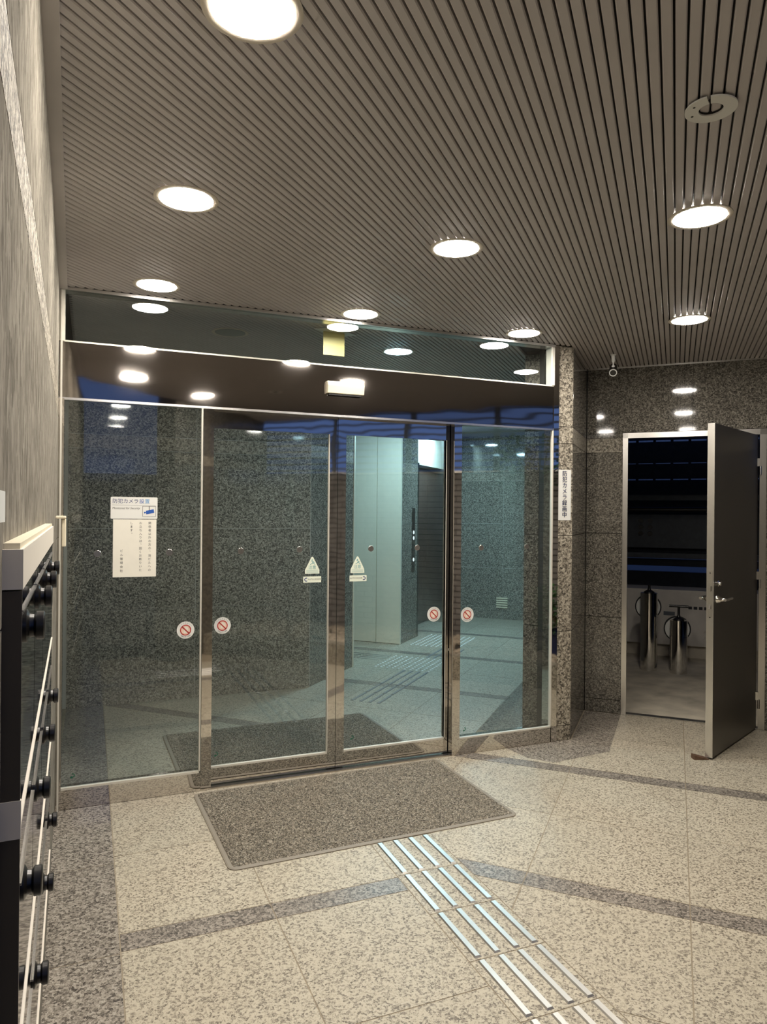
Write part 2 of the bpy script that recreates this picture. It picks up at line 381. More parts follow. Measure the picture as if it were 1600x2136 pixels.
# dark border round the pillar
tile('border_tile', 'floor_dark', [(3.095, -0.005), (3.625, 0.525), (3.81, 0.345), (3.235, -0.222), (3.13, -0.105)], [], top=0.0012)
tile('border_tile', 'floor_dark', [(2.60, -0.004), (3.09, -0.004), (3.127, -0.108), (3.23, -0.225), (3.18, -0.285), (2.72, -0.325), (2.62, -0.20)], [], top=0.0012)
# lobby floor
for k in range(3): tile('border_tile', 'floor_dark', xyrect(-0.02, 0.242, 0.13 + 0.62 * k, 0.13 + 0.62 * (k + 1)), [])
iu = [(0.0, 0.468, 0), (0.468, 1.34, 0), (1.34, 2.21, 0), (2.21, 2.362, 1), (2.362, 3.3, 0), (3.3, 4.24, 0), (4.24, 4.40, 1), (4.40, 5.3, 0), (5.3, 6.23, 0), (6.23, 6.39, 1), (6.39, 7.3, 0), (7.3, 8.2, 0), (8.2, 8.36, 1), (8.36, 9.4, 0), (9.4, 10.5, 0)]
for u0, u1, dark in iu:
    for v0, v1 in ((-2.1, -1.23), (-1.23, -0.345), (-0.345, 0.54), (0.54, 1.425), (1.425, 2.22)):
        tile('band_tile' if dark else 'floor_tile', 'band' if dark else 'floor', uvrect(u0, u1, v0, v1), [(-1, 0, -0.243), (0, -1, -0.13)])
for u0, u1 in ((3.03, 4.6), (4.6, 6.2), (6.2, 7.8), (7.8, 10.4)):
    tile('border_tile', 'floor_dark', uvrect(u0, u1, 2.22, 2.62), [(0, -1, -0.13)])

# ---- ceilings ---------------------------------------------------------------------------------------------
PORCH_U0 = -2.5
ceiling = struct('ceiling', MB().prism(W, [(-0.1, -2.45), (2.15, -4.7), (5.5, -1.4), (3.66, 0.62), (3.15, 0.05), (-0.1, 0.05)], H + 0.019, H + 0.06), 'void',
                 'brown grey slatted metal ceiling of the porch', 'ceiling')
ceiling2 = struct('ceiling.001', MB().prism(W, [(-0.1, 0.10), (3.02, 0.10), (6.5, 3.9), (5.2, 5.2), (3.4, 6.4), (-0.1, 6.4)], H + 0.019, H + 0.06), 'void',
                  'brown grey slatted metal ceiling of the lobby behind the glass', 'ceiling')
def slat(u0, u1, v, par):
    if u1 - u0 < 0.02: return
    w, c = 0.0248 * 1.414 / 2, 0.003 * 1.414
    prof = [(v - w, H + 0.019), (v - w, H + 0.003), (v - w + c, H), (v + w - c, H), (v + w, H + 0.003), (v + w, H + 0.019)]
    P = [DG.p(u, b, z) for u in (u0, u1) for b, z in prof]
    obj('slat', MB().add(P, [range(5, -1, -1), range(6, 12)] + [(i, (i + 1) % 6, 6 + (i + 1) % 6, 6 + i) for i in range(6)]), 'slat', par)
SP = 0.0302 * 1.4142
for k in range(157):
    v = 0.02 + SP * k
    slat(max(PORCH_U0, -v + 0.02), (v - 0.028) if v < 3.08 else 4.155, v, ceiling)
for k in range(107):
    v = -1.95 + SP * k
    u1 = (3.86 + v) if v < -0.10 else 10.3
    slat(max(v + 0.22, -v + 0.06), u1, v, ceiling2)

# ---- walls ------------------------------------------------------------------------------------------------
ZR = [(0.0, 0.100, 'wall'), (0.100, 0.722, 'wall'), (0.722, 1.352, 'wall'), (1.352, 1.960, 'wall'), (1.960, 2.070, 'wall_band'), (2.070, 2.60, 'wall')]
J = 0.0020
def slabs(par, fr, cols, b0, b1, rows=ZR, remap=None, skip=None):
    for a0, a1 in cols:
        for z0, z1, m in rows:
            if skip and skip(a0, a1, z0, z1): continue
            obj('slab', MB().box(fr, a0 + J, a1 - J, b0, b1, z0 + J, z1 - J), (remap or {}).get(m, m), par)

wall_left = struct('wall_left', MB().box(LW, -2.2, 4.6, -0.25, -0.020, -0.02, 2.66), 'dark_joint', 'polished grey granite wall along the left side with a rough band', 'wall')
slabs(wall_left, LW, [(-1.92, -0.96), (-0.96, -0.02)], -0.030, -0.015, remap={'wall': 'wall_lobby'})
slabs(wall_left, LW, [(0.0, 0.62), (0.62, 1.56), (1.56, 2.50), (2.50, 3.44), (3.44, 4.5)], -0.030, -0.015, remap={'wall': 'wall_left', 'wall_band': 'wall_rough'})
obj('ceiling_trim', MB().box(LW, 0.0, 2.5, -0.015, 0.022, 2.585, 2.612), 'slat', wall_left)

wall_right = struct('wall_right', MB().box(RW, 0.0, 0.258, 0.018, 0.16, 0, 2.66).box(RW, 0.258, 1.218, 0.018, 0.16, 2.105, 2.66).box(RW, 1.218, 2.65, 0.018, 0.16, 0, 2.66),
                    'dark_joint', 'polished grey granite wall around the open steel utility door', 'wall')
slabs(wall_right, RW, [(0.0, 0.262)], 0, 0.018, ZR[:5])
slabs(wall_right, RW, [(1.214, 1.48), (1.48, 2.22), (2.22, 2.62)], 0, 0.018, ZR[:5])
slabs(wall_right, RW, [(0.0, 0.74), (0.74, 1.48), (1.48, 2.22), (2.22, 2.62)], 0, 0.018, [(2.105, 2.60, 'wall')])
for a0, a1 in ((0.0, 0.262), (1.214, 1.48)): obj('slab', MB().box(RW, a0 + J, a1 - J, 0, 0.018, 2.07, 2.105 - J), 'wall', wall_right)
obj('ceiling_trim', MB().box(RW, 0.0, 2.6, -0.012, 0.0, 2.588, 2.602), 'hairline', wall_right)

pil = [(2.985, 0.016), (3.083, 0.016), (3.622, 0.555), (3.60, 1.00), (2.945, 0.335), (3.000, 0.262), (2.985, 0.12)]
pillar = struct('wall_pillar', MB().prism(W, pil, 0, 2.66), 'dark_joint', 'granite pillar between the glass front and the utility door wall', 'pillar')
slabs(pillar, W, [(2.972, 3.090)], 0.0, 0.016, remap={'wall': 'wall_rough', 'wall_band': 'wall_rough'})
RV = Fr((3.091, 0.0, 0), (R2, R2, 0), (R2, -R2, 0))
slabs(pillar, RV, [(0.004, 0.758)], -0.013, 0.0)
IP = Fr((2.930, 0.327, 0), (R2, -R2, 0), (R2, R2, 0))
slabs(pillar, IP, [(0.0, 0.118)], -0.004, 0.012)

wall_in_left = struct('wall_inner_left', MB().box(W, -0.3, 1.875, 1.9525, 2.2, 0, 2.66).prism(DG, [(3.83, -0.0885), (5.06, -0.0885), (5.06, -0.45), (3.83, -0.45)], 0, 2.66), 'sealant',
                      'polished granite lobby wall facing the glass front', 'wall')
slabs(wall_in_left, W, [(-0.02, 0.92), (0.92, 1.872)], 1.95, 1.966, remap={'wall': 'wall_lobby'})
VW = Fr(DG.p(3.826, -0.085, 0), (R2, R2, 0), (-R2, R2, 0))
slabs(wall_in_left, VW, [(0.0, 0.872)], 0.0, 0.018, remap={'wall': 'wall_lobby'})
obj('jamb', MB().box(VW, 0.872, 0.90, -0.006, 0.3, 0, 2.6), 'elev', wall_in_left)

wall_lift = struct('wall_lift', MB().prism(DG, [(6.90, -0.0885), (7.66, -0.0885), (7.66, -2.2), (6.90, -2.2)], 0, 2.66).prism(DG, [(9.46, -0.0885), (10.6, -0.0885), (10.6, -1.2), (9.46, -1.2)], 0, 2.66)
                   .prism(DG, [(7.66, -0.70), (9.46, -0.70), (9.46, -1.2), (7.66, -1.2)], 0, 2.66), 'sealant', 'granite lobby wall beside the dark lift doorway', 'wall')
LWf = Fr(DG.p(6.885, -0.085, 0), (R2, R2, 0), (-R2, R2, 0))
slabs(wall_lift, LWf, [(0.0, 0.548), (1.822, 2.43)], 0.0, 0.018, remap={'wall': 'wall_lobby'})
wall_far = struct('wall_far', MB().prism(DG, [(10.3035, -1.0), (10.3035, 3.1), (10.7, 3.1), (10.7, -1.0)], 0, 2.66), 'sealant', 'far granite wall at the end of the lobby', 'wall')
FW = Fr(DG.p(10.30, -0.08, 0), (R2, -R2, 0), (R2, R2, 0))
slabs(wall_far, FW, [(0.0, 0.62), (0.62, 1.24), (1.24, 1.90)], 0.0, 0.018, remap={'wall': 'wall_lobby'})
wall_in_right = struct('wall_inner_right', MB().prism(DG, [(3.4, 2.6035), (10.4, 2.6035), (10.4, 2.95), (4.6, 2.95)], 0, 2.66), 'sealant', 'granite lobby wall hidden behind the pillar', 'wall')
IR = Fr(DG.p(3.36, 2.60, 0), (R2, R2, 0), (R2, -R2, 0))
slabs(wall_in_right, IR, [(0.0, 1.2), (1.2, 2.4), (2.4, 3.6), (3.6, 4.9)], 0.0, 0.018)
alcove = struct('wall_alcove', MB().box(W, -0.4, 3.2, 6.2, 6.4, 0, 2.66).box(W, -0.4, -0.2, 1.9, 6.4, 0, 2.66), 'elev', 'pale plain wall deep inside the side passage of the lobby', 'wall')

wall_street = struct('wall_street', MB().prism(DG, [(-2.80, 4.30), (-2.50, 4.30), (-2.50, 6.72), (-2.80, 6.72)], 0, 2.66), 'dark_joint', 'dark granite wall closing the porch towards the street', 'wall')
SWf = Fr(DG.p(-2.49, 4.28, 0), (R2, -R2, 0), (-R2, -R2, 0))
slabs(wall_street, SWf, [(0.0, 0.86), (0.86, 1.72)], -0.018, 0.0)

# ---- brick wall with ribbed louvre above, behind the planter ------------------------------------------------
brick_wall = struct('wall_brick', MB().prism(DG, [(-2.8, 6.74), (4.3, 6.74), (4.3, 7.0), (-2.8, 7.0)], 0, 1.93), 'mortar', 'brown brick wall behind the planting bed', 'wall')
bb = MB(); BWf = Fr(DG.p(-2.6, 6.70, 0), (R2, R2, 0), (R2, -R2, 0))
for r in range(29):
    for c in range(24):
        a0 = c * 0.205 - (0.1 if r % 2 else 0)
        bb.box(BWf, max(0, a0), a0 + 0.197, random.uniform(0, 0.002), 0.03, 0.17 + r * 0.0605, 0.17 + r * 0.0605 + 0.050)
tag(obj('brick_courses', bb, 'brick', brick_wall), kind='stuff')
obj('coping', MB().box(BWf, 0, 4.9, -0.02, 0.2, 1.93, 1.95), 'hairline', brick_wall)
louvre = thing('louvre_screen', 'dark horizontal louvre screen above the brown brick wall, seen mirrored in the door head', 'screen', DG.p(0.9, 6.74, 1.95))
for k in range(9):
    obj('blade', MB().box(BWf, 0, 4.85, 0.0, 0.012, 1.975 + 0.075 * k, 1.997 + 0.075 * k), 'cab_dark', louvre)
for k in range(6):
    obj('mullion', MB().box(BWf, 0.02 + 0.95 * k, 0.08 + 0.95 * k, 0.012, 0.05, 1.95, 2.66), 'cab_dark', louvre)

# ---- utility room -------------------------------------------------------------------------------------------
util_floor = struct('floor.001', MB().box(RW, -0.4, 3.2, 0.16, 4.2, -0.03, 0.002).box(RW, 0.27, 1.21, 0.0, 0.16, -0.03, 0.002), 'concrete', 'worn concrete floor of the utility room', 'floor')
util_ceiling = struct('ceiling.002', MB().box(RW, -0.4, 3.2, 0.16, 2.9, 2.70, 2.8), 'utility_wall', 'dark ceiling of the utility room', 'ceiling')
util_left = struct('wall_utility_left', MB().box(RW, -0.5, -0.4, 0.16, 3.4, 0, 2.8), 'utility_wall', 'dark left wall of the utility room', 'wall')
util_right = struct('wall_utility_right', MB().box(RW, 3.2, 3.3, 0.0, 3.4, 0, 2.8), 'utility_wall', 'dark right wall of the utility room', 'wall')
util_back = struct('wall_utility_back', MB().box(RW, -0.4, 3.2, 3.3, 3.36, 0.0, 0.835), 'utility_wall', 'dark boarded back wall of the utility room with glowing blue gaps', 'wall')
for z0, z1 in ((0.905, 0.985), (1.005, 1.90), (1.915, 2.09), (2.10, 2.345), (2.368, 2.75)):
    obj('board', MB().box(RW, -0.4, 3.2, 3.24, 3.28, z0, z1), 'utility_wall', util_back)
for k in range(20):
    obj('post', MB().box(RW, -0.38 + 0.19 * k, -0.35 + 0.19 * k, 3.285, 3.30, 1.85, 2.75), 'utility_wall', util_back)
obj('rail', MB().box(RW, -0.4, 3.2, 3.14, 3.235, 1.00, 1.06), 'cab_dark', util_back)
obj('beam', MB().box(RW, -0.4, 3.2, 2.9, 3.0, 1.66, 1.72), 'cab_dark', util_back)

# ================================================================== GLASS FRONT
FY = 0.012
def pane(par, x0, x1, z0, z1, y, th=0.010):
    return obj('pane', MB().box(W, x0, x1, y, y + th, z0, z1), 'glass', par)
# fixed left window
w1 = tag(thing('window_1', 'fixed clear glass pane beside the left granite wall with two notices', 'window', (0.34, 0, 0)), kind='structure')
pane(w1, 0.012, 0.682, 0.105, 2.040, 0.004)
obj('bottom_rail', MB().box(W, -0.01, 0.69, 0.0, 0.08, 0.0, 0.097), 'mirror', w1)
obj('glazing_bead', MB().box(W, 0.012, 0.682, -0.002, 0.02, 0.097, 0.108), 'bead', w1)
obj('glazing_bead', MB().box(W, 0.680, 0.688, -0.003, 0.02, 0.108, 2.04), 'bead', w1)
obj('side_frame', MB().box(W, -0.02, 0.012, -0.012, 0.08, 0.0, 2.045), 'mirror', w1)
obj('side_frame', MB().box(W, -0.006, 0.002, -0.018, -0.012, 0.0, 2.58), 'bead', w1)
# fixed right window
w2 = tag(thing('window_2', 'fixed clear glass pane beside the granite pillar on the right', 'window', (2.6, 0, 0)), kind='structure')
pane(w2, 2.252, 2.930, 0.100, 2.040, 0.004)
obj('bottom_rail', MB().box(W, 2.252, 2.930, 0.0, 0.08, 0.0, 0.097), 'mirror', w2)
obj('glazing_bead', MB().box(W, 2.252, 2.930, -0.002, 0.02, 0.097, 0.106), 'bead', w2)
obj('glazing_bead', MB().box(W, 2.924, 2.932, -0.003, 0.02, 0.106, 2.04), 'bead', w2)
obj('side_frame', MB().box(W, 2.932, 2.972, -0.006, 0.10, 0.0, 2.60), 'mirror', w2)
# upper glass
w3 = tag(thing('window_3', 'long clear glass transom between the slatted ceiling and the steel beam', 'window', (1.48, 0, 2.33)), kind='structure')
pane(w3, 0.012, 2.930, 2.335, 2.582, -0.004)
obj('head_frame', MB().box(W, -0.01, 2.932, -0.02, 0.06, 2.582, 2.598), 'hairline', w3)
obj('side_frame', MB().box(W, -0.014, 0.012, -0.010, 0.06, 2.33, 2.582), 'bead', w3)
obj('side_frame', MB().box(W, 2.915, 2.934, -0.010, 0.06, 2.335, 2.582), 'bead', w3)
# beam and posts
beam = struct('trim_1', MB().box(W, -0.012, 2.934, 0.0, 0.14, 2.052, 2.330), 'beam', 'dark polished steel beam above the sliding doors', 'beam')
obj('edge_strip', MB().box(W, -0.012, 2.934, -0.003, 0.004, 2.328, 2.336), 'bead', beam)
obj('edge_strip', MB().box(W, -0.012, 2.934, -0.003, 0.05, 2.040, 2.052), 'hairline', beam)
post1 = struct('trim_2', MB().box(W, 0.690, 0.744, -0.006, 0.042, 0.0, 2.040), 'mirror', 'polished steel post left of the sliding doors', 'post')
post2 = struct('trim_3', MB().box(W, 2.200, 2.252, -0.006, 0.042, 0.0, 2.040), 'mirror', 'polished steel post right of the sliding doors', 'post')
track = struct('trim_4', MB().box(W, 0.744, 2.200, 0.012, 0.050, 0.0005, 0.004).box(W, 0.744, 2.200, 0.0545, 0.064, 0.0005, 0.004).box(W, 0.0, 2.95, 0.076, 0.13, 0.0005, 0.004), 'hairline', 'steel floor track under the sliding glass doors', 'threshold')
obj('groove', MB().box(W, 0.744, 2.200, 0.049, 0.056, 0.0, 0.0012), 'black', track)
DY = 0.050
def sliding(name, label, x0, x1, stl, str_):
    d = tag(thing(name, label, 'door', ((x0 + x1) / 2, DY, 0.008)), kind='structure')
    pane(d, x0 + stl - 0.004, x1 - str_ + 0.004, 0.098, 1.946, DY + 0.008)
    obj('bottom_rail', MB().box(W, x0, x1, DY, DY + 0.034, 0.010, 0.094), 'mirror', d)
    obj('glazing_bead', MB().box(W, x0 + stl, x1 - str_, DY - 0.001, DY + 0.02, 0.094, 0.104), 'bead', d)
    obj('top_rail', MB().box(W, x0, x1, DY, DY + 0.034, 1.944, 2.045), 'stile', d)
    obj('stile', MB().box(W, x0, x0 + stl, DY - 0.0005, DY + 0.034, 0.010, 2.045), 'stile', d)
    obj('stile', MB().box(W, x1 - str_, x1, DY - 0.0005, DY + 0.034, 0.010, 2.045), 'stile', d)
    return d
d1 = sliding('door_1', 'left leaf of the automatic sliding glass door', 0.70, 1.4620, 0.05, 0.048)
d2 = sliding('door_2', 'right leaf of the automatic sliding glass door', 1.4650, 2.228, 0.050, 0.056)
obj('glazing_bead', MB().box(W, 1.410, 1.414, DY - 0.003, DY + 0.02, 0.104, 1.944), 'bead', d1)
obj('glazing_bead', MB().box(W, 2.172, 2.176, DY - 0.003, DY + 0.02, 0.104, 1.944), 'bead', d2)
LK = Fr((2.205, DY, 0.645), (1, 0, 0), (0, 0, 1), (0, -1, 0))
obj('lock_cylinder', MB().lathe(LK, [(0.009, 0), (0.009, 0.004), (0.007, 0.006)], 16), 'chrome', d2, smooth=True)

# ---- utility door: frame and open leaf ----------------------------------------------------------------------
fr3 = tag(thing('door_4', 'brushed steel frame of the utility doorway', 'door frame', RW.p(0.73, 0.08, 0)), kind='structure')
obj('jamb', MB().box(RW, 0.262, 0.298, -0.006, 0.05, 0, 2.10).box(RW, 0.262, 0.285, 0.05, 0.15, 0, 2.10), 'hairline', fr3)
obj('jamb', MB().box(RW, 1.172, 1.214, -0.006, 0.045, 0, 2.10).box(RW, 1.190, 1.214, 0.045, 0.15, 0, 2.10), 'hairline', fr3)
obj('head', MB().box(RW, 0.262, 1.214, -0.006, 0.05, 2.064, 2.103).box(RW, 0.262, 1.214, 0.05, 0.15, 2.078, 2.103), 'hairline', fr3)
obj('threshold', MB().box(RW, 0.298, 1.172, 0.0, 0.06, 0.0, 0.006), 'hairline', fr3)
hp = Vector((4.452, -0.287, 0)); ld = Vector((-0.9147, -0.4041, 0)).normalized(); ln = Vector((-ld.y, ld.x, 0)) * 1
if ln.y > 0: ln = -ln
LF = Fr(hp, ld, ln)            # leaf: a from hinge to free edge, b towards the viewer
d3 = tag(thing('door_3', 'dark brown painted steel utility door standing open on its hinges', 'door', hp + ld * 0.43), kind='structure')
obj('leaf', MB().box(LF, 0.006, 0.868, -0.040, 0.0, 0.012, 2.058), 'door_paint', d3)
obj('edge_plate', MB().box(LF, 0.868, 0.874, -0.041, 0.001, 0.012, 2.059), 'hairline', d3)
lp = obj('lock_plate', MB().box(LF, 0.874, 0.8755, -0.033, -0.006, 0.872, 1.155), 'chrome', d3)
obj('latch', MB().box(LF, 0.8755, 0.886, -0.025, -0.013, 1.030, 1.062), 'chrome', lp)
obj('latch', MB().prism(Fr(LF.p(0.8755, -0.02, 0.935), LF.ex, LF.ez, LF.ey), [(0, -0.014), (0.011, -0.014), (0.0, 0.014)], -0.006, 0.006), 'chrome', lp)
for z in (1.150, 0.878): obj('screw', MB().box(LF, 0.8755, 0.8765, -0.023, -0.016, z - 0.012, z - 0.006), 'black', lp)
def lever(sgn):
    b0 = 0.0 if sgn > 0 else -0.040
    f = Fr(LF.p(0.815, b0, 0.978), LF.ex, LF.ez, LF.ey * sgn)
    mb = MB().lathe(f, [(0.027, 0), (0.027, 0.006), (0.014, 0.03), (0.011, 0.034), (0.011, 0.055)], 20)
    mb.tube([f.p(0.012, 0, 0.052), f.p(-0.02, 0, 0.054), f.p(-0.118, 0.0, 0.050)], 0.0095, 12)
    return obj('lever_handle', mb, 'chrome', d3, smooth=True)
lever(1); lever(-1)
obj('deadbolt', MB().lathe(Fr(LF.p(0.818, 0, 1.076), LF.ex, LF.ez, LF.ey), [(0.020, 0), (0.020, 0.012), (0.015, 0.016), (0.014, 0.026)], 20), 'chrome', d3, smooth=True)
for z in (1.79, 1.0, 0.16):
    hg = MB().box(Fr(hp, RW.ex, RW.ey), -0.012, 0.012, -0.022, -0.001, z + 0.05, z + 0.105)
    obj('hinge', hg.lathe(Fr(Vector((hp.x, hp.y, z)) + RW.ey * -0.014 + RW.ex * 0.012, RW.ex, RW.ey), [(0.008, -0.01), (0.008, 0.05)], 12), 'hairline', d3)

# ================================================================== THINGS
# ---- recessed downlights --------------------------------------------------------------------------------------
def make_light(label, group, lamp):
    t = thing('downlight', label, 'ceiling light', (0, 0, H), group)
    f = Fr((0, 0, H), (1, 0, 0), (0, -1, 0), (0, 0, -1))
    obj('trim_ring', MB().lathe(f, [(0.112, 0.0), (0.112, 0.0025), (0.108, 0.0035), (0.094, 0.003), (0.0925, 0.0), (0.112, 0.0)], 40, cap=False), 'trimring', t, smooth=True)
    obj('diffuser', MB().lathe(f, [(0.0925, -0.001), (0.0925, 0.0036), (0.085, 0.0055), (0.05, 0.0075), (0.01, 0.008)], 40), lamp, t)
    return t
warm = [((0.455, -2.30), 'lit round downlight cut off by the top edge of the picture, nearest the camera'),
        ((0.440, -1.262), 'lit round downlight in the slatted ceiling, second from the glass front along the left wall'),
        ((0.428, -0.212), 'lit round downlight by the left wall right in front of the glass transom'),
        ((1.520, -0.155), 'lit round downlight in front of the transom just above the yellow hanging plate'),
        ((1.539, -1.237), 'lit round downlight in the middle of the slatted ceiling, above the floor mat'),
        ((2.213, -1.879), 'lit round downlight at the right of the ceiling, next to the unlit ring'),
        ((3.260, -0.816), 'lit round downlight high in front of the open utility door'),
        ((2.582, -0.177), 'lit round downlight in front of the transom beside the granite pillar')]
L0 = make_light(warm[0][1], 'lit downlights of the porch', 'lamp_warm')
for i, ((x, y), lab) in enumerate(warm):
    o = L0 if i == 0 else copy_tree(L0)
    o.location = (x, y, H); o['label'] = lab
back = copy_tree(L0); back.location = (1.12, -3.05, H); back['label'] = 'lit round downlight behind the camera, seen only mirrored in the steel beam'
cool = [((2.08, 0.595), 'cool white lit downlight inside the lobby seen through the transom'),
        ((3.0, 2.75), 'lit lobby downlight before the pale double panel'), ((4.45, 3.20), 'lit lobby downlight near the far wall'), ((4.3, 4.2), 'lit lobby downlight before the lift doorway')]
L1 = make_light(cool[0][1], 'lit downlights of the lobby', 'lamp_cool')
for i, ((x, y), lab) in enumerate(cool):
    o = L1 if i == 0 else copy_tree(L1)
    o.location = (x, y, H); o['label'] = lab
for ch in L1.children:
    if ch.name.startswith('diffuser'):
        ch.data = ch.data.copy(); ch.data.materials[0] = M['lamp_cool_dim']
Loff = make_light('unlit grey round downlight inside the lobby, left of the yellow hanging plate', None, 'lamp_off'); Loff.location = (0.926, 0.556, H)

# unlit ring
ur = thing('ceiling_ring', 'unlit white flat ring with an empty hole and a slit in the slatted ceiling', 'ceiling fitting', (1.675, -2.425, H))
f = Fr((1.675, -2.425, H), (R2, R2, 0), (R2, -R2, 0), (0, 0, -1))
mb = MB()
for k in range(60):
    t0 = math.radians(8) + (2 * math.pi - math.radians(8)) * k / 60 + math.radians(183); t1 = math.radians(8) + (2 * math.pi - math.radians(8)) * (k + 1) / 60 + math.radians(183)
    P = [f.p(r * math.cos(t), r * math.sin(t), z) for z in (0.006, 0.010) for r, t in ((0.031, t0), (0.066, t0), (0.066, t1), (0.031, t1))]
    mb.add(P, [(0, 3, 2, 1), (4, 5, 6, 7), (0, 1, 5, 4), (1, 2, 6, 5), (2, 3, 7, 6), (3, 0, 4, 7)])
obj('plate', mb, 'white', ur)
obj('socket', MB().lathe(f, [(0.034, -0.012), (0.034, 0.006), (0.031, 0.006), (0.031, -0.010)], 32), 'void', ur)
for a in (238, 292): obj('screw_hole', MB().lathe(Fr(f.p(0.05 * math.cos(math.radians(a)), 0.05 * math.sin(math.radians(a)), 0.0095), f.ex, f.ey, f.ez), [(0.0035, 0), (0.0035, 0.001)], 10), 'black', ur)

# security camera
cp = Vector((3.47, 0.06, H))
sec = thing('security_camera', 'small dark security camera hanging from the ceiling by the right granite wall', 'camera', cp)
f = Fr(cp, (1, 0, 0), (0, -1, 0), (0, 0, -1))
obj('mount', MB().lathe(f, [(0.020, 0), (0.020, 0.004), (0.013, 0.008), (0.013, 0.045), (0.005, 0.055), (0.005, 0.075), (0.011, 0.076), (0.011, 0.09)], 16), 'white', sec, smooth=True)
vd = Vector((-0.55, -0.62, -0.56)).normalized(); xx = vd.orthogonal().normalized()
cf = Fr(cp + Vector((0.0, 0.0, -0.112)) - vd * 0.02, xx, vd.cross(xx), vd)
body = obj('housing', MB().lathe(cf, [(0.026, -0.05), (0.026, 0.045), (0.024, 0.05)], 24), 'black', sec, smooth=True)
obj('lens_ring', MB().lathe(cf, [(0.026, 0.046), (0.026, 0.055), (0.021, 0.055), (0.021, 0.046)], 24, cap=False), 'white', body, smooth=True)

# motion sensor on the beam
se = thing('door_sensor', 'cream plastic motion sensor box on the dark steel beam', 'sensor', (1.483, 0, 2.205))
obj('body', MB().prism(Fr((1.483, 0, 2.205), (0, 1, 0), (0, 0, 1), (1, 0, 0)), [(0.0, -0.036), (0.0, 0.036), (-0.026, 0.034), (-0.036, 0.012), (-0.030, -0.036)], -0.111, 0.111), 'cream', se, bevel=0.003)
obj('lens_strip', MB().box(W, 1.385, 1.581, -0.022, -0.006, 2.160, 2.170), 'black', se)

# yellow hanging plate in the lobby
yp = thing('hanging_plate', 'blank yellow plate hanging from the lobby ceiling behind the transom', 'sign', (1.50, 0.27, H))
obj('plate', MB().box(W, 1.437, 1.573, 0.265, 0.271, 2.452, 2.60), 'yellow', yp)
obj('ceiling_plate', MB().prism(W, [(1.37, 0.24), (1.47, 0.16), (1.66, 0.28), (1.56, 0.38)], H - 0.006, H), 'white', yp)
pl = Vector((1.5, 0.2, 2.52))

# ---- tactile paving --------------------------------------------------------------------------------------------
def bar_piece(mb, fr, a0, a1, c, w=0.026, h=0.005):
    lo, hi = w / 2, w / 2 - 0.004
    P = [fr.p(a0, c - lo, 0), fr.p(a1, c - lo, 0), fr.p(a1, c + lo, 0), fr.p(a0, c + lo, 0), fr.p(a0 + 0.005, c - hi, h), fr.p(a1 - 0.005, c - hi, h), fr.p(a1 - 0.005, c + hi, h), fr.p(a0 + 0.005, c + hi, h)]
    return mb.add(P, [(3, 2, 1, 0), (4, 5, 6, 7), (0, 1, 5, 4), (1, 2, 6, 5), (2, 3, 7, 6), (3, 0, 4, 7)])
TP = thing('tactile_path', 'four rows of raised steel guide bars running from the mat across the granite porch floor', 'tactile paving', (1.462, -1.5, 0))
tf = Fr((0, 0, 0.0), (0, -1, 0), (1, 0, 0))
for k in range(1, 7):
    for c in (1.352, 1.428, 1.504, 1.578):
        obj('guide_bar', bar_piece(MB(), tf, 0.605 + 0.299 * k, 0.889 + 0.299 * k, c), 'bar', TP)
dots = MB()
def dot(mb, x, y, r=0.011):
    mb.lathe(Fr((x, y, 0), (1, 0, 0), (0, 1, 0)), [(r, 0), (r * 0.8, 0.003), (r * 0.45, 0.0048)], 10)
for i in range(5):
    for j in range(5): dot(dots, 1.342 + 0.06 * i, -2.74 - 0.06 * j)
tag(obj('warning_studs', dots, 'bar', TP), kind='stuff')
for k in range(2):
    for c in (0, 1, 2, 3):
        obj('guide_bar', bar_piece(MB(), W, 0.70 + 0.3 * k, 0.985 + 0.3 * k, -2.75 - 0.075 * c), 'bar', TP)
TP2 = thing('tactile_path', 'steel guide bars and rows of studs crossing the lobby floor behind the right sliding door', 'tactile paving', DG.p(5.0, 0.8, 0))
du = Fr((0, 0, 0), (R2, R2, 0), (R2, -R2, 0)); k2 = 2 ** 0.5
for u0 in (3.49, 3.914, 4.338, 4.762):
    for v in (0.643, 0.75, 0.857, 0.964): obj('guide_bar', bar_piece(MB(), du, u0 / k2, (u0 + 0.40) / k2, v / k2), 'dull_bar', TP2)
for u0 in (6.06, 6.48):
    for v in (0.643, 0.75, 0.857, 0.964): obj('guide_bar', bar_piece(MB(), du, u0 / k2, (u0 + 0.39) / k2, v / k2), 'dull_bar', TP2)
for v0 in (-0.28, -0.70):
    for u in (5.65, 5.757, 5.864, 5.971):
        obj('guide_bar', bar_piece(MB(), Fr((0, 0, 0), (R2, -R2, 0), (R2, R2, 0)), v0 / k2, (v0 + 0.40) / k2, u / k2), 'bar', TP2)
dots = MB()
for i in range(10):
    for j in range(10):
        x, y = dgxy(5.24 + 0.085 * i, 0.19 + 0.085 * j); dot(dots, x, y, 0.012)
for i in range(13):
    for j in range(10):
        x, y = dgxy(6.95 + 0.085 * i, 0.08 + 0.085 * j); dot(dots, x, y, 0.012)
tag(obj('warning_studs', dots, 'glint_stud', TP2), kind='stuff')

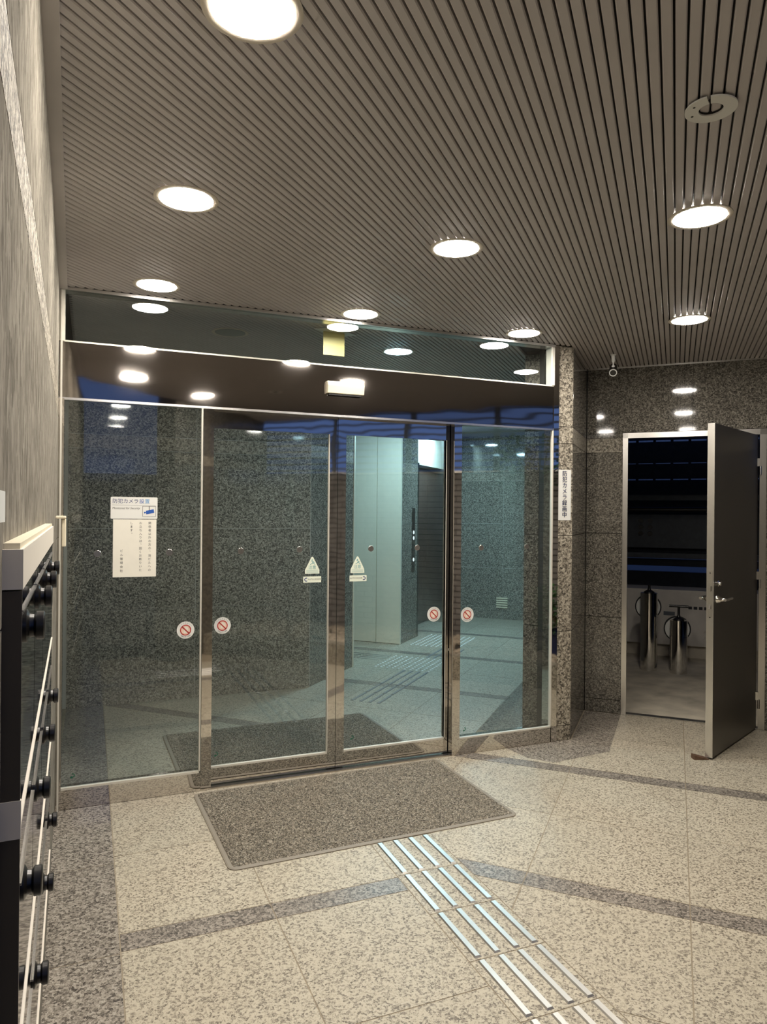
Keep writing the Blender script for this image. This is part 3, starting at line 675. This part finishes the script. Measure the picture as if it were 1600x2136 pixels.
# ---- door mat ------------------------------------------------------------------------------------------------
cA, cB, cC, cD = Vector((0.646, -0.037, 0)), Vector((0.679, -0.912, 0)), Vector((2.106, -0.885, 0)), Vector((2.088, -0.017, 0))
def mat_pt(s, t): return (cA * (1 - s) + cD * s) * (1 - t) + (cB * (1 - s) + cC * s) * t
dm = thing('door_mat', 'dark brown grey coil door mat lying in front of the sliding doors', 'mat', mat_pt(.5, .5))
def rrect(ins, rad, n=6):
    sx_, sy_ = ins / 1.43, ins / 0.875; rx, ry = rad / 1.43, rad / 0.875; out = []
    for cx_, cy_, t0 in ((1 - sx_ - rx, 1 - sy_ - ry, 0), (sx_ + rx, 1 - sy_ - ry, 90), (sx_ + rx, sy_ + ry, 180), (1 - sx_ - rx, sy_ + ry, 270)):
        for k in range(n + 1):
            t = math.radians(t0 + 90 * k / n); q = mat_pt(cx_ + rx * math.cos(t), cy_ + ry * math.sin(t)); out.append((q.x, q.y))
    return out
o1, o2, o3 = rrect(0.0, 0.04), rrect(0.006, 0.036), rrect(0.020, 0.025)
mb = MB(); n = len(o1)
P = [Vector((x, y, z)) for ring, z in ((o1, 0.0005), (o1, 0.004), (o2, 0.0065), (o3, 0.0065), (o3, 0.002)) for x, y in ring]
mb.add(P, [(j * n + i, j * n + (i + 1) % n, (j + 1) * n + (i + 1) % n, (j + 1) * n + i) for j in range(4) for i in range(n)] + [list(range(n))[::-1], [4 * n + i for i in range(n)]])
obj('edge', mb, 'mat_edge', dm)
NX, NY = 300, 184; P = []; F = []; rr = random.Random(3)
for j in range(NY + 1):
    for i in range(NX + 1):
        s, t = 0.0145 + 0.971 * i / NX, 0.0235 + 0.953 * j / NY
        q = mat_pt(s + rr.uniform(-.0012, .0012), t + rr.uniform(-.0018, .0018)); e = min(i, NX - i, j, NY - j)
        P.append((q.x, q.y, 0.0055 + (rr.uniform(0.0, 0.0055) if e else 0)))
for j in range(NY):
    for i in range(NX):
        a = j * (NX + 1) + i; F.append((a, a + 1, a + NX + 2, a + NX + 1))
tag(obj('pile', MB().add(P, F), 'mat_pile', dm, normals=False), kind='stuff')

dm2 = copy_tree(dm); dm2.location = (1.315, 0.625, 0.0012); dm2.rotation_euler = (0, 0, math.pi); dm2.scale = (1, 0.97, 1)
dm2['label'] = 'dark coil mat on the lobby floor just behind the glass doors'

# ---- door wedge -------------------------------------------------------------------------------------------------
wv = LF.p(0.86, -0.02, 0)
wdg = MB(); wf = Fr(wv, (-0.94, 0.34, 0), (0.34, 0.94, 0))
P = [wf.p(a, b, c) for b in (-0.02, 0.02) for a, c in ((-0.01, 0.0), (0.085, 0.0), (0.085, 0.004), (0.0, 0.011))]
P = [wf.p(a, b, c) for b in (-0.022, 0.022) for a, c in ((0.012, 0.001), (0.105, 0.001), (0.105, 0.030), (0.012, 0.006))]
wdg.add(P, [(0, 1, 2, 3), (7, 6, 5, 4), (0, 4, 5, 1), (1, 5, 6, 2), (2, 6, 7, 3), (3, 7, 4, 0)])
tag(obj('door_wedge', wdg, 'wood', bevel=0.0015), 'brown wooden wedge on the floor under the open utility door', 'wedge')

# ---- mailbox bank -------------------------------------------------------------------------------------------------
S0, S1, NF, NB = 1.606, 2.926, 0.007, -0.015
mbk = thing('mailbox_bank', 'bank of stainless mailboxes with black dial knobs on the left granite wall', 'mailboxes', LW.p((S0 + S1) / 2, NB, 0.5))
fm = MB().box(LW, S0 - 0.012, S1, NB - 0.015, NF, 1.398, 1.445)
for z in (1.118, 0.828, 0.503): fm.box(LW, S0 - 0.012, S1 - 0.006, NB - 0.015, NF, z, z + 0.005)
obj('frame', fm, 'satin', mbk)
for z in (1.105, 0.815, 0.49): obj('end_cap', MB().box(LW, S1 - 0.006, S1, NB - 0.015, NF, z, z + 0.045), 'satin', mbk)
obj('cover_strip', MB().box(LW, S0 - 0.012, S1 - 0.01, NB - 0.01, NF - 0.004, 1.445, 1.452), 'cream', mbk)
for z0, z1 in ((1.15, 1.396), (0.86, 1.105), (0.535, 0.815)):
    obj('side_panel', MB().box(LW, S1 - 0.006, S1 - 0.001, NB - 0.015, NF - 0.001, z0, z1), 'side', mbk)
for r, (z0, z1, zk) in enumerate(((1.128, 1.398, 1.345), (0.838, 1.117, 1.020), (0.513, 0.827, 0.705))):
    for c in range(4):
        a0 = S0 + 0.33 * c; ak = 3.856 - (1.98, 1.65, 1.33, 1.00)[c]
        d = obj('door', MB().box(LW, a0 + 0.004, a0 + 0.324, NB - 0.012, NF - 0.002, z0 + 0.003, z1 - 0.003), 'mirror', mbk)
        kf = Fr(LW.p(ak, NF - 0.002, zk), LW.ex, LW.ez, LW.ey)
        obj('dial_knob', MB().lathe(kf, [(0.021, 0), (0.021, 0.003), (0.015, 0.006), (0.014, 0.011), (0.018, 0.014), (0.018, 0.022), (0.016, 0.0235)], 24), 'black', d, smooth=True)
        obj('slot_lip', MB().box(LW, a0 + 0.01, a0 + 0.318, NF - 0.002, NF + 0.0006, zk + 0.024, zk + 0.027), 'hairline', d)
# cream bracket at the corner
tag(obj('wall_bracket', MB().box(LW, 0.30, 0.36, -0.015, 0.028, 1.452, 1.465).box(LW, 0.30, 0.34, 0.010, 0.028, 1.325, 1.452), 'cream', bevel=0.004), 'cream plastic hook shaped holder at the left wall by the glass front', 'holder')
nb = thing('name_plate', 'small white plate on the left granite wall above the mailbox bank', 'sign', LW.p(2.95, -0.013, 1.47))
obj('plate', MB().box(LW, 2.962, 3.06, -0.015, -0.0095, 1.478, 1.512), 'white', nb)

# ================================================================== NOTICES AND STICKERS
GF = Fr((0, 0.0035, 0), (1, 0, 0), (0, 1, 0))       # front of the fixed panes
def shift(fr, d): return Fr(fr.o - fr.ey * d, fr.ex, fr.ey, fr.ez)
SF = Fr((0, DY + 0.0075, 0), (1, 0, 0), (0, 1, 0))  # front of the sliding panes
def plate(fr, a0, a1, c0, c1, th, rad=0.0):
    if rad:
        out = []
        for ca, cc, t0 in ((a1 - rad, c1 - rad, 0), (a0 + rad, c1 - rad, 90), (a0 + rad, c0 + rad, 180), (a1 - rad, c0 + rad, 270)):
            for k in range(5):
                t = math.radians(t0 + 22.5 * k); out.append((ca + rad * math.cos(t), cc + rad * math.sin(t)))
    else: out = [(a0, c0), (a1, c0), (a1, c1), (a0, c1)]
    return MB().prism(Fr(fr.o, fr.ex, fr.ez, -fr.ey), out, 0.0, th)
s1 = thing('camera_notice', 'white rounded sticker announcing security cameras with a blue camera picture on the left pane', 'notice', (0.345, 0.003, 1.446))
obj('plate', plate(GF, 0.231, 0.459, 1.449, 1.561, 0.001, 0.005), 'white', s1)
f = shift(GF, 0.0016)
tx = MB(); put_text(tx, f, 0.239, 1.5385, '防犯カメラ', 0.0255, 'LEFT'); obj('lettering', tx, 'navy', s1)
tx = MB(); put_text(tx, f, 0.3685, 1.5385, '設', 0.0255, 'LEFT'); obj('lettering', tx, 'blue', s1)
tx = MB(); put_text(tx, f, 0.3955, 1.5385, '置', 0.0255, 'LEFT'); obj('lettering', tx, 'sky_ink', s1)
tx = MB(); put_text(tx, f, 0.238, 1.5035, 'Monitored for Security', 0.0143, 'LEFT', shear=0.25, sx=1.0); tx.box(Fr(f.o, f.ex, -f.ey), 0.238, 0.45, 0, 0.0001, 1.5195, 1.5203); obj('lettering', tx, 'ink', s1)
ic = MB(); ic.ring(f, 0.418, 1.488, 0.0, 0.0001, 3)
for a0, a1, c0, c1 in ((0.385, 0.451, 1.5135, 1.515), (0.385, 0.451, 1.461, 1.4625), (0.385, 0.3865, 1.461, 1.515), (0.4495, 0.451, 1.461, 1.515), (0.4165, 0.4195, 1.494, 1.515)): ic.flat(f, [(a0, c0), (a1, c0), (a1, c1), (a0, c1)])
obj('pictogram', ic, 'ink', s1)
ic = MB(); ic.flat(f, [(0.404, 1.4725), (0.443, 1.481), (0.440, 1.4995), (0.401, 1.491)]); ic.flat(f, [(0.394, 1.476), (0.402, 1.4815), (0.4005, 1.4855), (0.392, 1.486)])
obj('pictogram', ic, 'blue', s1)
s2 = thing('paper_notice', 'white paper sheet with vertical black lettering taped under the camera sticker', 'notice', (0.348, 0.003, 1.15))
obj('sheet', plate(GF, 0.2435, 0.4545, 1.150, 1.446, 0.0007), 'paper', s2)
f = shift(GF, 0.0012); tx = MB()
put_column(tx, f, 0.4215, 1.4265, '関係者以外の方の、当ビルへの', 0.0148, 0.01865)
obj('lettering', tx, 'ink', s2); tx = MB(); put_column(tx, f, 0.3765, 1.4265, 'お立ち入りは、固くお断りいた', 0.0148, 0.01865)
obj('lettering', tx, 'ink', s2); tx = MB(); put_column(tx, f, 0.3320, 1.4265, 'します。', 0.0148, 0.01865)
obj('lettering', tx, 'ink', s2); tx = MB(); put_column(tx, f, 0.2850, 1.2840, 'ビル管理会社', 0.0148, 0.0205)
obj('lettering', tx, 'ink', s2)
# vertical plate on the pillar
s3 = thing('pillar_notice', 'tall white plate with vertical navy lettering on the granite pillar', 'notice', (3.024, 0, 1.453))
PF = Fr((0, -0.0005, 0), (1, 0, 0), (0, 1, 0))
obj('plate', plate(PF, 2.9735, 3.0755, 1.4535, 1.786, 0.002, 0.003), 'white', s3)
tx = MB(); put_column(tx, shift(PF, 0.0027), 3.0245, 1.7585, '防犯カメラ録画中', 0.0395, 0.0388, bold=0.0008); obj('lettering', tx, 'navy', s3)
# round stickers
def round_sticker(fr, a, c, label):
    t = thing('round_sticker', label, 'sticker', fr.p(a, -0.0005, c), 'round hand caution stickers on the glass')
    f0 = Fr(fr.p(a, 0, c), fr.ex, fr.ey)
    obj('disc', MB().lathe(Fr(f0.o, fr.ex, fr.ez, -fr.ey), [(0.0455, 0), (0.0455, 0.0006)], 36), 'white', t)
    f1 = shift(f0, 0.0010); mb = MB()
    poly = [(0.0235 * math.cos(k * math.pi / 14), 0.0235 * math.sin(k * math.pi / 14)) for k in range(28)]
    obj('inner_disc', MB().flat(f1, poly), 'pink_ink', t, normals=False)
    f2 = shift(f0, 0.0017)
    hand = MB()
    for k, (x0, h) in enumerate(((-0.009, 0.013), (-0.0035, 0.018), (0.002, 0.0185), (0.0075, 0.015))): hand.flat(shift(f0, 0.0013), [(x0, 0.0), (x0 + 0.0042, 0.0), (x0 + 0.0042, h), (x0, h)])
    hand.flat(shift(f0, 0.0013), [(-0.009, -0.014), (0.008, -0.014), (0.0117, 0.0), (-0.009, 0.0)]); hand.flat(shift(f0, 0.0013), [(0.0117, -0.002), (0.008, -0.010), (0.017, 0.004), (0.0155, 0.006)])
    obj('hand_picture', hand, 'paper', t, normals=False)
    mb.ring(f2, 0, 0, 0.0235, 0.0285, 36); d = 0.0022
    mb.flat(f2, [(-0.0185 - d, 0.0185 - d), (-0.0185 + d, 0.0185 + d), (0.0185 + d, -0.0185 + d), (0.0185 - d, -0.0185 - d)])
    obj('red_ring', mb, 'red_ink', t, normals=False)
    tx = MB()
    for i, ch in enumerate('ドアにちゅうい'):
        th = math.radians(90 + 52 - 104 * i / 6); put_text(tx, f2, 0.0365 * math.cos(th), 0.0365 * math.sin(th), ch, 0.0085, rot=th - math.pi / 2)
    obj('lettering', tx, 'ink', t); tx = MB()
    for i, ch in enumerate('CAUTION'):
        th = math.radians(270 - 36 + 72 * i / 6); put_text(tx, f2, 0.0365 * math.cos(th), 0.0365 * math.sin(th), ch, 0.0105, rot=th + math.pi / 2)
    obj('lettering', tx, 'ink', t)
    return t
round_sticker(GF, 0.607, 0.862, 'round caution sticker on the fixed left pane, left of the steel post')
round_sticker(SF, 0.809, 0.867, 'round caution sticker on the left sliding door, right of the steel post')
round_sticker(SF, 2.100, 0.869, 'round caution sticker on the right sliding door')
round_sticker(GF, 2.304, 0.864, 'round caution sticker on the fixed right pane')
# triangle stickers
def tri_sticker(a, c, label):
    t = thing('triangle_sticker', label, 'sticker', SF.p(a, 0, c), 'triangular running man caution stickers')
    f0 = Fr(SF.p(a, 0, c), SF.ex, SF.ey); out = [(-0.043, -0.048), (0.043, -0.048), (0.043, -0.026), (0.006, 0.046), (0.0, 0.050), (-0.006, 0.046), (-0.043, -0.026)]
    obj('sheet', MB().prism(Fr(f0.o, f0.ex, f0.ez, -f0.ey), out, 0, 0.0006), 'tri_paper', t)
    f1 = shift(f0, 0.0011); tx = MB(); put_text(tx, f1, 0.0, -0.0125, '注意', 0.0235); obj('lettering', tx, 'teal_ink', t)
    m2 = MB()
    for p0, p1, w_ in (((-0.006, 0.026), (0.008, 0.020), .0016), ((0.008, 0.020), (-0.003, 0.010), .0018), ((-0.003, 0.010), (-0.013, 0.004), .0016), ((0.004, 0.014), (0.012, 0.010), .0016), ((0.012, 0.010), (0.017, 0.003), .0015), ((0.008, 0.020), (0.016, 0.015), .0012)):
        a_, b_ = Vector(p0), Vector(p1); nn = (b_ - a_).orthogonal().normalized() * w_
        m2.flat(f1, [tuple(a_ + nn), tuple(a_ - nn), tuple(b_ - nn), tuple(b_ + nn)])
    m2.ring(f1, -0.001, 0.031, 0, 0.0035, 10)
    for c0 in (-0.0285, -0.036, -0.042):
        m2.flat(f1, [(-0.036, c0), (0.036, c0), (0.036, c0 + 0.0012), (-0.036, c0 + 0.0012)])
    obj('pictogram', m2, 'teal_ink', t, normals=False)
tri_sticker(1.317, 1.186, 'triangular caution sticker on the left sliding door')
tri_sticker(1.594, 1.184, 'triangular caution sticker on the right sliding door, before the pale panel')
def auto_sticker(a, c, side, label):
    t = thing('automatic_door_sticker', label, 'sticker', SF.p(a, 0, c), 'oblong automatic door stickers')
    f0 = Fr(SF.p(a, 0, c), SF.ex, SF.ey); obj('sheet', plate(f0, -0.0535, 0.0535, -0.0175, 0.0175, 0.0006), 'tri_paper', t)
    f1 = shift(f0, 0.0011); tx = MB(); put_text(tx, f1, 0.0125 * side, 0.001, 'AUTO DOOR', 0.0128); obj('lettering', tx, 'ink', t)
    mk = MB(); mk.ring(f1, -0.036 * side, 0, 0.0065, 0.0112, 24, *((math.radians(50), math.radians(310)) if side > 0 else (math.radians(-130), math.radians(130))))
    obj('emblem', mk, 'navy', t, normals=False)
auto_sticker(1.3175, 1.105, 1, 'oblong AUTO DOOR sticker on the left sliding door with its crescent on the left')
auto_sticker(1.5985, 1.104, -1, 'oblong AUTO DOOR sticker on the right sliding door with its crescent on the right')
# metal dots and small marks
dot_at = [(GF, 0.171, 1.272, 'steel marker button on the fixed left pane, left of the paper notice'), (GF, 0.520, 1.274, 'steel marker button on the fixed left pane, right of the paper notice'),
          (SF, 0.906, 1.274, 'steel marker button on the left sliding door near the steel post'), (SF, 1.241, 1.279, 'steel marker button on the left sliding door above the triangle sticker'),
          (SF, 1.678, 1.278, 'steel marker button in front of the pale double panel'), (SF, 1.982, 1.280, 'steel marker button on the right sliding door before the dark lift doorway'),
          (GF, 2.399, 1.278, 'steel marker button on the fixed right pane near the post'), (GF, 2.736, 1.282, 'steel marker button on the fixed right pane before the granite pillar')]
for i, (fr, a, c, lab) in enumerate(dot_at):
    if i == 0:
        D0 = obj('glass_marker', MB().lathe(Fr((0, 0, 0), fr.ex, fr.ez, -fr.ey), [(0.0175, 0), (0.0175, 0.0025), (0.0165, 0.0035)], 24), 'hairline', smooth=True); o = D0
    else: o = D0.copy(); COL.objects.link(o)
    o.location = fr.p(a, 0, c); tag(o, lab, 'marker', 'steel marker buttons on the glass')
for i, (fr, a, c, lab) in enumerate([(GF, 0.066, 0.165, 'tiny green maker mark on the fixed left pane'), (SF, 0.782, 0.168, 'tiny green maker mark on the left sliding door'),
                                      (SF, 1.570, 0.170, 'tiny green maker mark on the right sliding door'), (GF, 2.293, 0.155, 'tiny green maker mark on the fixed right pane')]):
    if i == 0:
        mk = MB(); mk.ring(Fr((0, -0.0004, 0), fr.ex, fr.ey), 0, 0, 0.006, 0.010, 18, math.radians(-150), math.radians(120)); mk.ring(Fr((0, -0.0004, 0), fr.ex, fr.ey), -0.006, -0.010, 0.001, 0.005, 10)
        G0 = obj('glass_mark', mk, 'green_ink', normals=False); o = G0
    else: o = G0.copy(); COL.objects.link(o)
    o.location = fr.p(a, 0, c); tag(o, lab, 'mark', 'tiny green marks at the pane corners')

# ================================================================== LOBBY THINGS
pd = thing('double_panel_door', 'tall pale grey green double panel door deep in the lobby', 'door', DG.p(6.87, -0.6, 0))
EF = Fr(DG.p(6.87, -0.10, 0), (-R2, R2, 0), (R2, R2, 0))
obj('panel', MB().box(EF, 0.0, 0.282, 0, 0.03, 0.006, 2.58), 'elev', pd)
obj('panel', MB().box(EF, 0.289, 0.80, 0, 0.03, 0.006, 2.58), 'elev', pd)
obj('frame', MB().box(EF, -0.012, 0.0, -0.006, 0.03, 0, 2.6).box(EF, 0.0, 0.8, 0.02, 0.028, 0, 2.59).box(EF, 0.80, 1.5, 0.0, 0.03, 0, 2.6), 'elev', pd)
lf = thing('lift_door', 'dark steel lift doorway with a pale head panel at the end of the lobby', 'lift', DG.p(8.55, -0.5, 0))
LD = Fr(DG.p(7.67, -0.085, 0), (R2, R2, 0), (-R2, R2, 0))
obj('leaf', MB().box(LD, 0.04, 0.62, 0.30, 0.33, 0.004, 2.10), 'elev_door', lf)
obj('leaf', MB().box(LD, 0.624, 1.22, 0.30, 0.33, 0.004, 2.10), 'elev_door', lf)
obj('head_panel', MB().box(LD, 0.0, 1.26, 0.10, 0.40, 2.10, 2.595), 'elev', lf)
obj('jamb', MB().box(LD, 0.0, 0.04, 0.0, 0.40, 0, 2.10), 'elev_door', lf)
obj('jamb', MB().box(LD, 1.22, 1.26, 0.0, 0.40, 0, 2.595), 'hairline', lf)
cpn = thing('call_panel', 'narrow dark lift call panel on the granite strip beside the pale panel', 'panel', LWf.p(0.40, 0, 0.8))
CF = Fr(LWf.p(0.40, 0, 0), (R2, R2, 0), (-R2, R2, 0))
obj('plate', MB().box(CF, -0.045, 0.045, -0.006, 0.0, 0.80, 1.55), 'elev_door', cpn)
obj('display', MB().box(CF, -0.03, 0.03, -0.008, -0.006, 1.30, 1.52), 'black', cpn)
for z in (1.262, 1.195, 0.94): obj('button', MB().lathe(Fr(CF.p(0, -0.006, z), CF.ex, CF.ez, -CF.ey), [(0.022, 0), (0.022, 0.003)], 16), 'display', cpn)
vt = thing('vent_grille', 'small pale vent grille low on the far lobby wall', 'vent', FW.p(0.61, 0, 0.23))
for k in range(5): obj('slat', MB().box(FW, 0.53, 0.69, -0.012, 0.0, 0.16 + 0.032 * k, 0.178 + 0.032 * k), 'cream', vt)

# ================================================================== UTILITY ROOM THINGS
cb = thing('switch_cabinet', 'grey steel cabinet with louvre slots standing in the utility room', 'cabinet', RW.p(0.9, 2.6, 0))
CX0 = 0.035
obj('body', MB().box(RW, CX0, 1.75, 2.45, 2.85, 0.13, 0.71), 'cab', cb, bevel=0.006)
obj('plinth', MB().box(RW, CX0 + 0.05, 1.70, 2.50, 2.85, 0.002, 0.13), 'concrete', cb)
for a in (0.62, 0.98):
    for z in (0.235, 0.295): obj('louvre', MB().prism(Fr(RW.p(a, 2.45, z), RW.ex, RW.ez, -RW.ey), [(-0.075, -0.014), (0.075, -0.014), (0.055, 0.014), (-0.055, 0.014)], 0, 0.014), 'cab', cb)
obj('name_label', MB().box(RW, 0.52, 0.63, 2.447, 2.45, 0.44, 0.48), 'cab_dark', cb)
for k in range(5): obj('letter_block', MB().box(RW, 0.76 + 0.05 * k, 0.795 + 0.05 * k, 2.447, 2.45, 0.515, 0.545), 'ink', cb)
def standpipe(a, b, h, label, wheel=True):
    q = RW.p(a, b, 0.002); t = thing('standpipe', label, 'pipe', q, 'stainless standpipe columns in the utility room')
    f0 = Fr(q, (1, 0, 0), (0, 1, 0)); r = 0.078
    obj('column', MB().lathe(f0, [(r, 0), (r, h * 0.68), (r + 0.004, h * 0.68), (r + 0.004, h * 0.70), (r, h * 0.70), (r, h)], 32), 'chrome', t, smooth=True)
    bend = [q + Vector((0, 0, h * 0.74)) + RW.ey * 0.02, q + Vector((0, 0, h * 0.80)) + RW.ey * 0.06, q + Vector((0, 0, h * 0.82)) + RW.ey * 0.13]
    obj('elbow', MB().tube(bend, [0.07, 0.082, 0.085], 20), 'chrome', t, smooth=True)
    ff = Fr(q + Vector((0, 0, h * 0.80)) + RW.ey * 0.09 + RW.ex * -0.012, RW.ex, RW.ez, RW.ey)
    obj('flange', MB().lathe(ff, [(0.110, 0), (0.110, 0.016)], 28), 'white', t, smooth=True)
    obj('gasket', MB().lathe(ff, [(0.122, 0.017), (0.122, 0.04)], 28), 'rubber', t, smooth=True)
    sp = obj('spindle', MB().lathe(f0, [(0.05, h), (0.048, h + 0.012), (0.018, h + 0.03), (0.012, h + 0.05), (0.012, h + (0.13 if wheel else 0.075))], 16), 'black', t, smooth=True)
    if wheel: obj('wheel_handle', MB().tube([q + Vector((0, 0, h + 0.13)) + RW.ex * s_ for s_ in (-0.085, -0.03, 0.03, 0.085)], 0.012, 10), 'black', sp, smooth=True)
standpipe(0.40, 1.72, 0.74, 'taller stainless standpipe with a white flange, by the left edge of the utility doorway', wheel=False)
standpipe(0.665, 1.68, 0.50, 'shorter stainless standpipe with a black T handle beside the grey cabinet')
cp2 = thing('control_box', 'slate control box with six dark round knobs on the back wall of the utility room', 'control box', RW.p(0.35, 3.2, 1.3))
obj('box', MB().box(RW, -0.05, 0.95, 3.10, 3.23, 1.12, 1.50), 'cab_dark', cp2)
for i in range(2):
    for j in range(3): obj('knob', MB().lathe(Fr(RW.p(0.26 + 0.10 * i, 3.10, 1.43 - 0.075 * j), RW.ex, RW.ez, -RW.ey), [(0.027, 0), (0.025, 0.025)], 14), 'black', cp2)
pp = [RW.p(-0.12, 3.05, 0.9), RW.p(-0.12, 3.05, 1.45), RW.p(-0.09, 3.05, 1.53), RW.p(0.0, 3.05, 1.56), RW.p(1.8, 3.05, 1.56)]
tag(obj('conduit', MB().tube(pp, 0.032, 12), 'black', smooth=True), 'thick black conduit bending over the slate control box', 'pipe')

# ================================================================== PLANTING BED (seen mirrored)
pk = thing('planting_bed', 'raised granite edged planting bed filled with pebbles at the right of the porch', 'planter', DG.p(1.0, 5.8, 0))
KF = Fr(DG.p(-2.45, 4.93, 0), (R2, R2, 0), (R2, -R2, 0))
for k in range(6): obj('kerb_stone', MB().box(KF, 0.776 * k + 0.002, 0.776 * (k + 1) - 0.002, 0, 0.14, -0.02, 0.21), 'wall_band', pk)
obj('soil', MB().box(KF, 0, 4.66, 0.14, 1.25, 0.0, 0.165), 'mortar', pk)
peb = MB(); ico = bmesh.new(); bmesh.ops.create_icosphere(ico, subdivisions=1, radius=1.0)
iv = [tuple(q.co) for q in ico.verts]; ifc = [tuple(q.index for q in f_.verts) for f_ in ico.faces]; ico.free()
rp_ = random.Random(5)
for k in range(1500):
    a, b, r = rp_.uniform(0.03, 4.62), rp_.uniform(0.16, 1.22), rp_.uniform(0.022, 0.05); ang = rp_.uniform(0, 6.28); ca, sa = math.cos(ang), math.sin(ang); q = KF.p(a, b, 0.17 + r * 0.25)
    ex_ = rp_.uniform(0.7, 1.4)
    peb.add([q + Vector(((x * ca * ex_ - y * sa) * r, (x * sa * ex_ + y * ca) * r, z * r * 0.6)) for x, y, z in iv], ifc)
tag(obj('pebbles', peb, 'pebble', pk, smooth=True), kind='stuff')
def shrub(pos, pot_h, cr, ch, nleaf, label, seed, trunk=0.0):
    rs = random.Random(seed); t = thing('potted_shrub', label, 'plant', pos)
    if pot_h: obj('pot', MB().lathe(Fr(pos, (1, 0, 0), (0, 1, 0)), [(0.10, 0), (0.14, pot_h), (0.155, pot_h), (0.155, pot_h + 0.02), (0.13, pot_h + 0.02), (0.12, pot_h - 0.02)], 20), 'pot', t, smooth=True)
    p0 = Vector(pos); zb = p0 + Vector((0, 0, pot_h + trunk))
    br = MB()
    br.tube([p0 + Vector((0, 0, pot_h - 0.02)), p0 + Vector((0.02, 0.01, pot_h + trunk * 0.5 + 0.05)), zb + Vector((0.03, -0.02, ch * 0.5))], [0.018, 0.014, 0.008], 7)
    for k in range(7):
        an = rs.uniform(0, 6.28); br.tube([zb + Vector((0.01, 0, 0.02 * k)), zb + Vector((cr * 0.5 * math.cos(an), cr * 0.5 * math.sin(an), ch * rs.uniform(.3, .6))), zb + Vector((cr * 0.85 * math.cos(an), cr * 0.85 * math.sin(an), ch * rs.uniform(.5, .95)))], [0.008, 0.006, 0.003], 6)
    obj('branches', br, 'bark', t)
    lv = MB()
    for k in range(nleaf):
        an, rr_, zz = rs.uniform(0, 6.28), cr * math.sqrt(rs.random()), rs.uniform(0.05, 1.0)
        q = zb + Vector((rr_ * math.cos(an), rr_ * math.sin(an), ch * zz)); d = Vector((math.cos(an), math.sin(an), rs.uniform(-.5, .6))).normalized(); s_ = d.orthogonal().normalized() * rs.uniform(0.012, 0.022); l_ = rs.uniform(0.05, 0.09)
        lv.add([q, q + d * l_ * 0.5 + s_, q + d * l_, q + d * l_ * 0.5 - s_], [(0, 1, 2, 3)])
    tag(obj('foliage', lv, 'leaf', t, normals=False), kind='stuff')
shrub(KF.p(3.55, 0.62, 0.19), 0.20, 0.22, 0.42, 420, 'bushy green shrub in a dark blue pot in the planting bed', 2)
shrub(KF.p(4.30, 0.80, 0.19), 0.16, 0.16, 0.14, 120, 'low green plant in a dark blue pot beside the granite wall', 4)
shrub(KF.p(3.30, 0.85, 0.17), 0.0, 0.36, 0.55, 260, 'slender young tree growing before the brick wall', 9, trunk=1.55)

# ================================================================== STREET BEYOND
def house(name, label, x0, x1, y0, y1, h, wins):
    t = thing(name, label, 'building', ((x0 + x1) / 2, (y0 + y1) / 2, -0.04))
    obj('wall', MB().box(W, x0, x1, y0, y1, -0.04, h), 'house', t)
    obj('roof', MB().box(W, x0 - 0.2, x1 + 0.2, y0 - 0.2, y1 + 0.2, h, h + 0.15), 'cab_dark', t)
    for i in range(wins):
        for z in (1.0,):
            xx_ = x0 + (x1 - x0) * (i + 0.5) / wins; obj('window', MB().box(W, xx_ - 0.4, xx_ + 0.4, y1, y1 + 0.03, z, z + 1.0), 'cab_dark', t)
house('garden_store', 'low dark building across the street, seen only mirrored in the glass', -6, 6, -16, -13, 2.15, 5)

nb2 = thing('sky_dimmer_wall', 'added wall that dims the sky seen through the gaps of the utility room boards', 'building', RW.p(1.4, 6.0, 0.78))  # added behind the boards only to dim the sky in their gaps
obj('wall', MB().box(RW, -3, 6, 5.6, 6.4, 0.80, 7.0), 'sky_dimmer', nb2)
for k in range(5): obj('column', MB().box(RW, -2.8 + 2.0 * k, -2.5 + 2.0 * k, 5.8, 6.1, -0.04, 0.80), 'house', nb2)
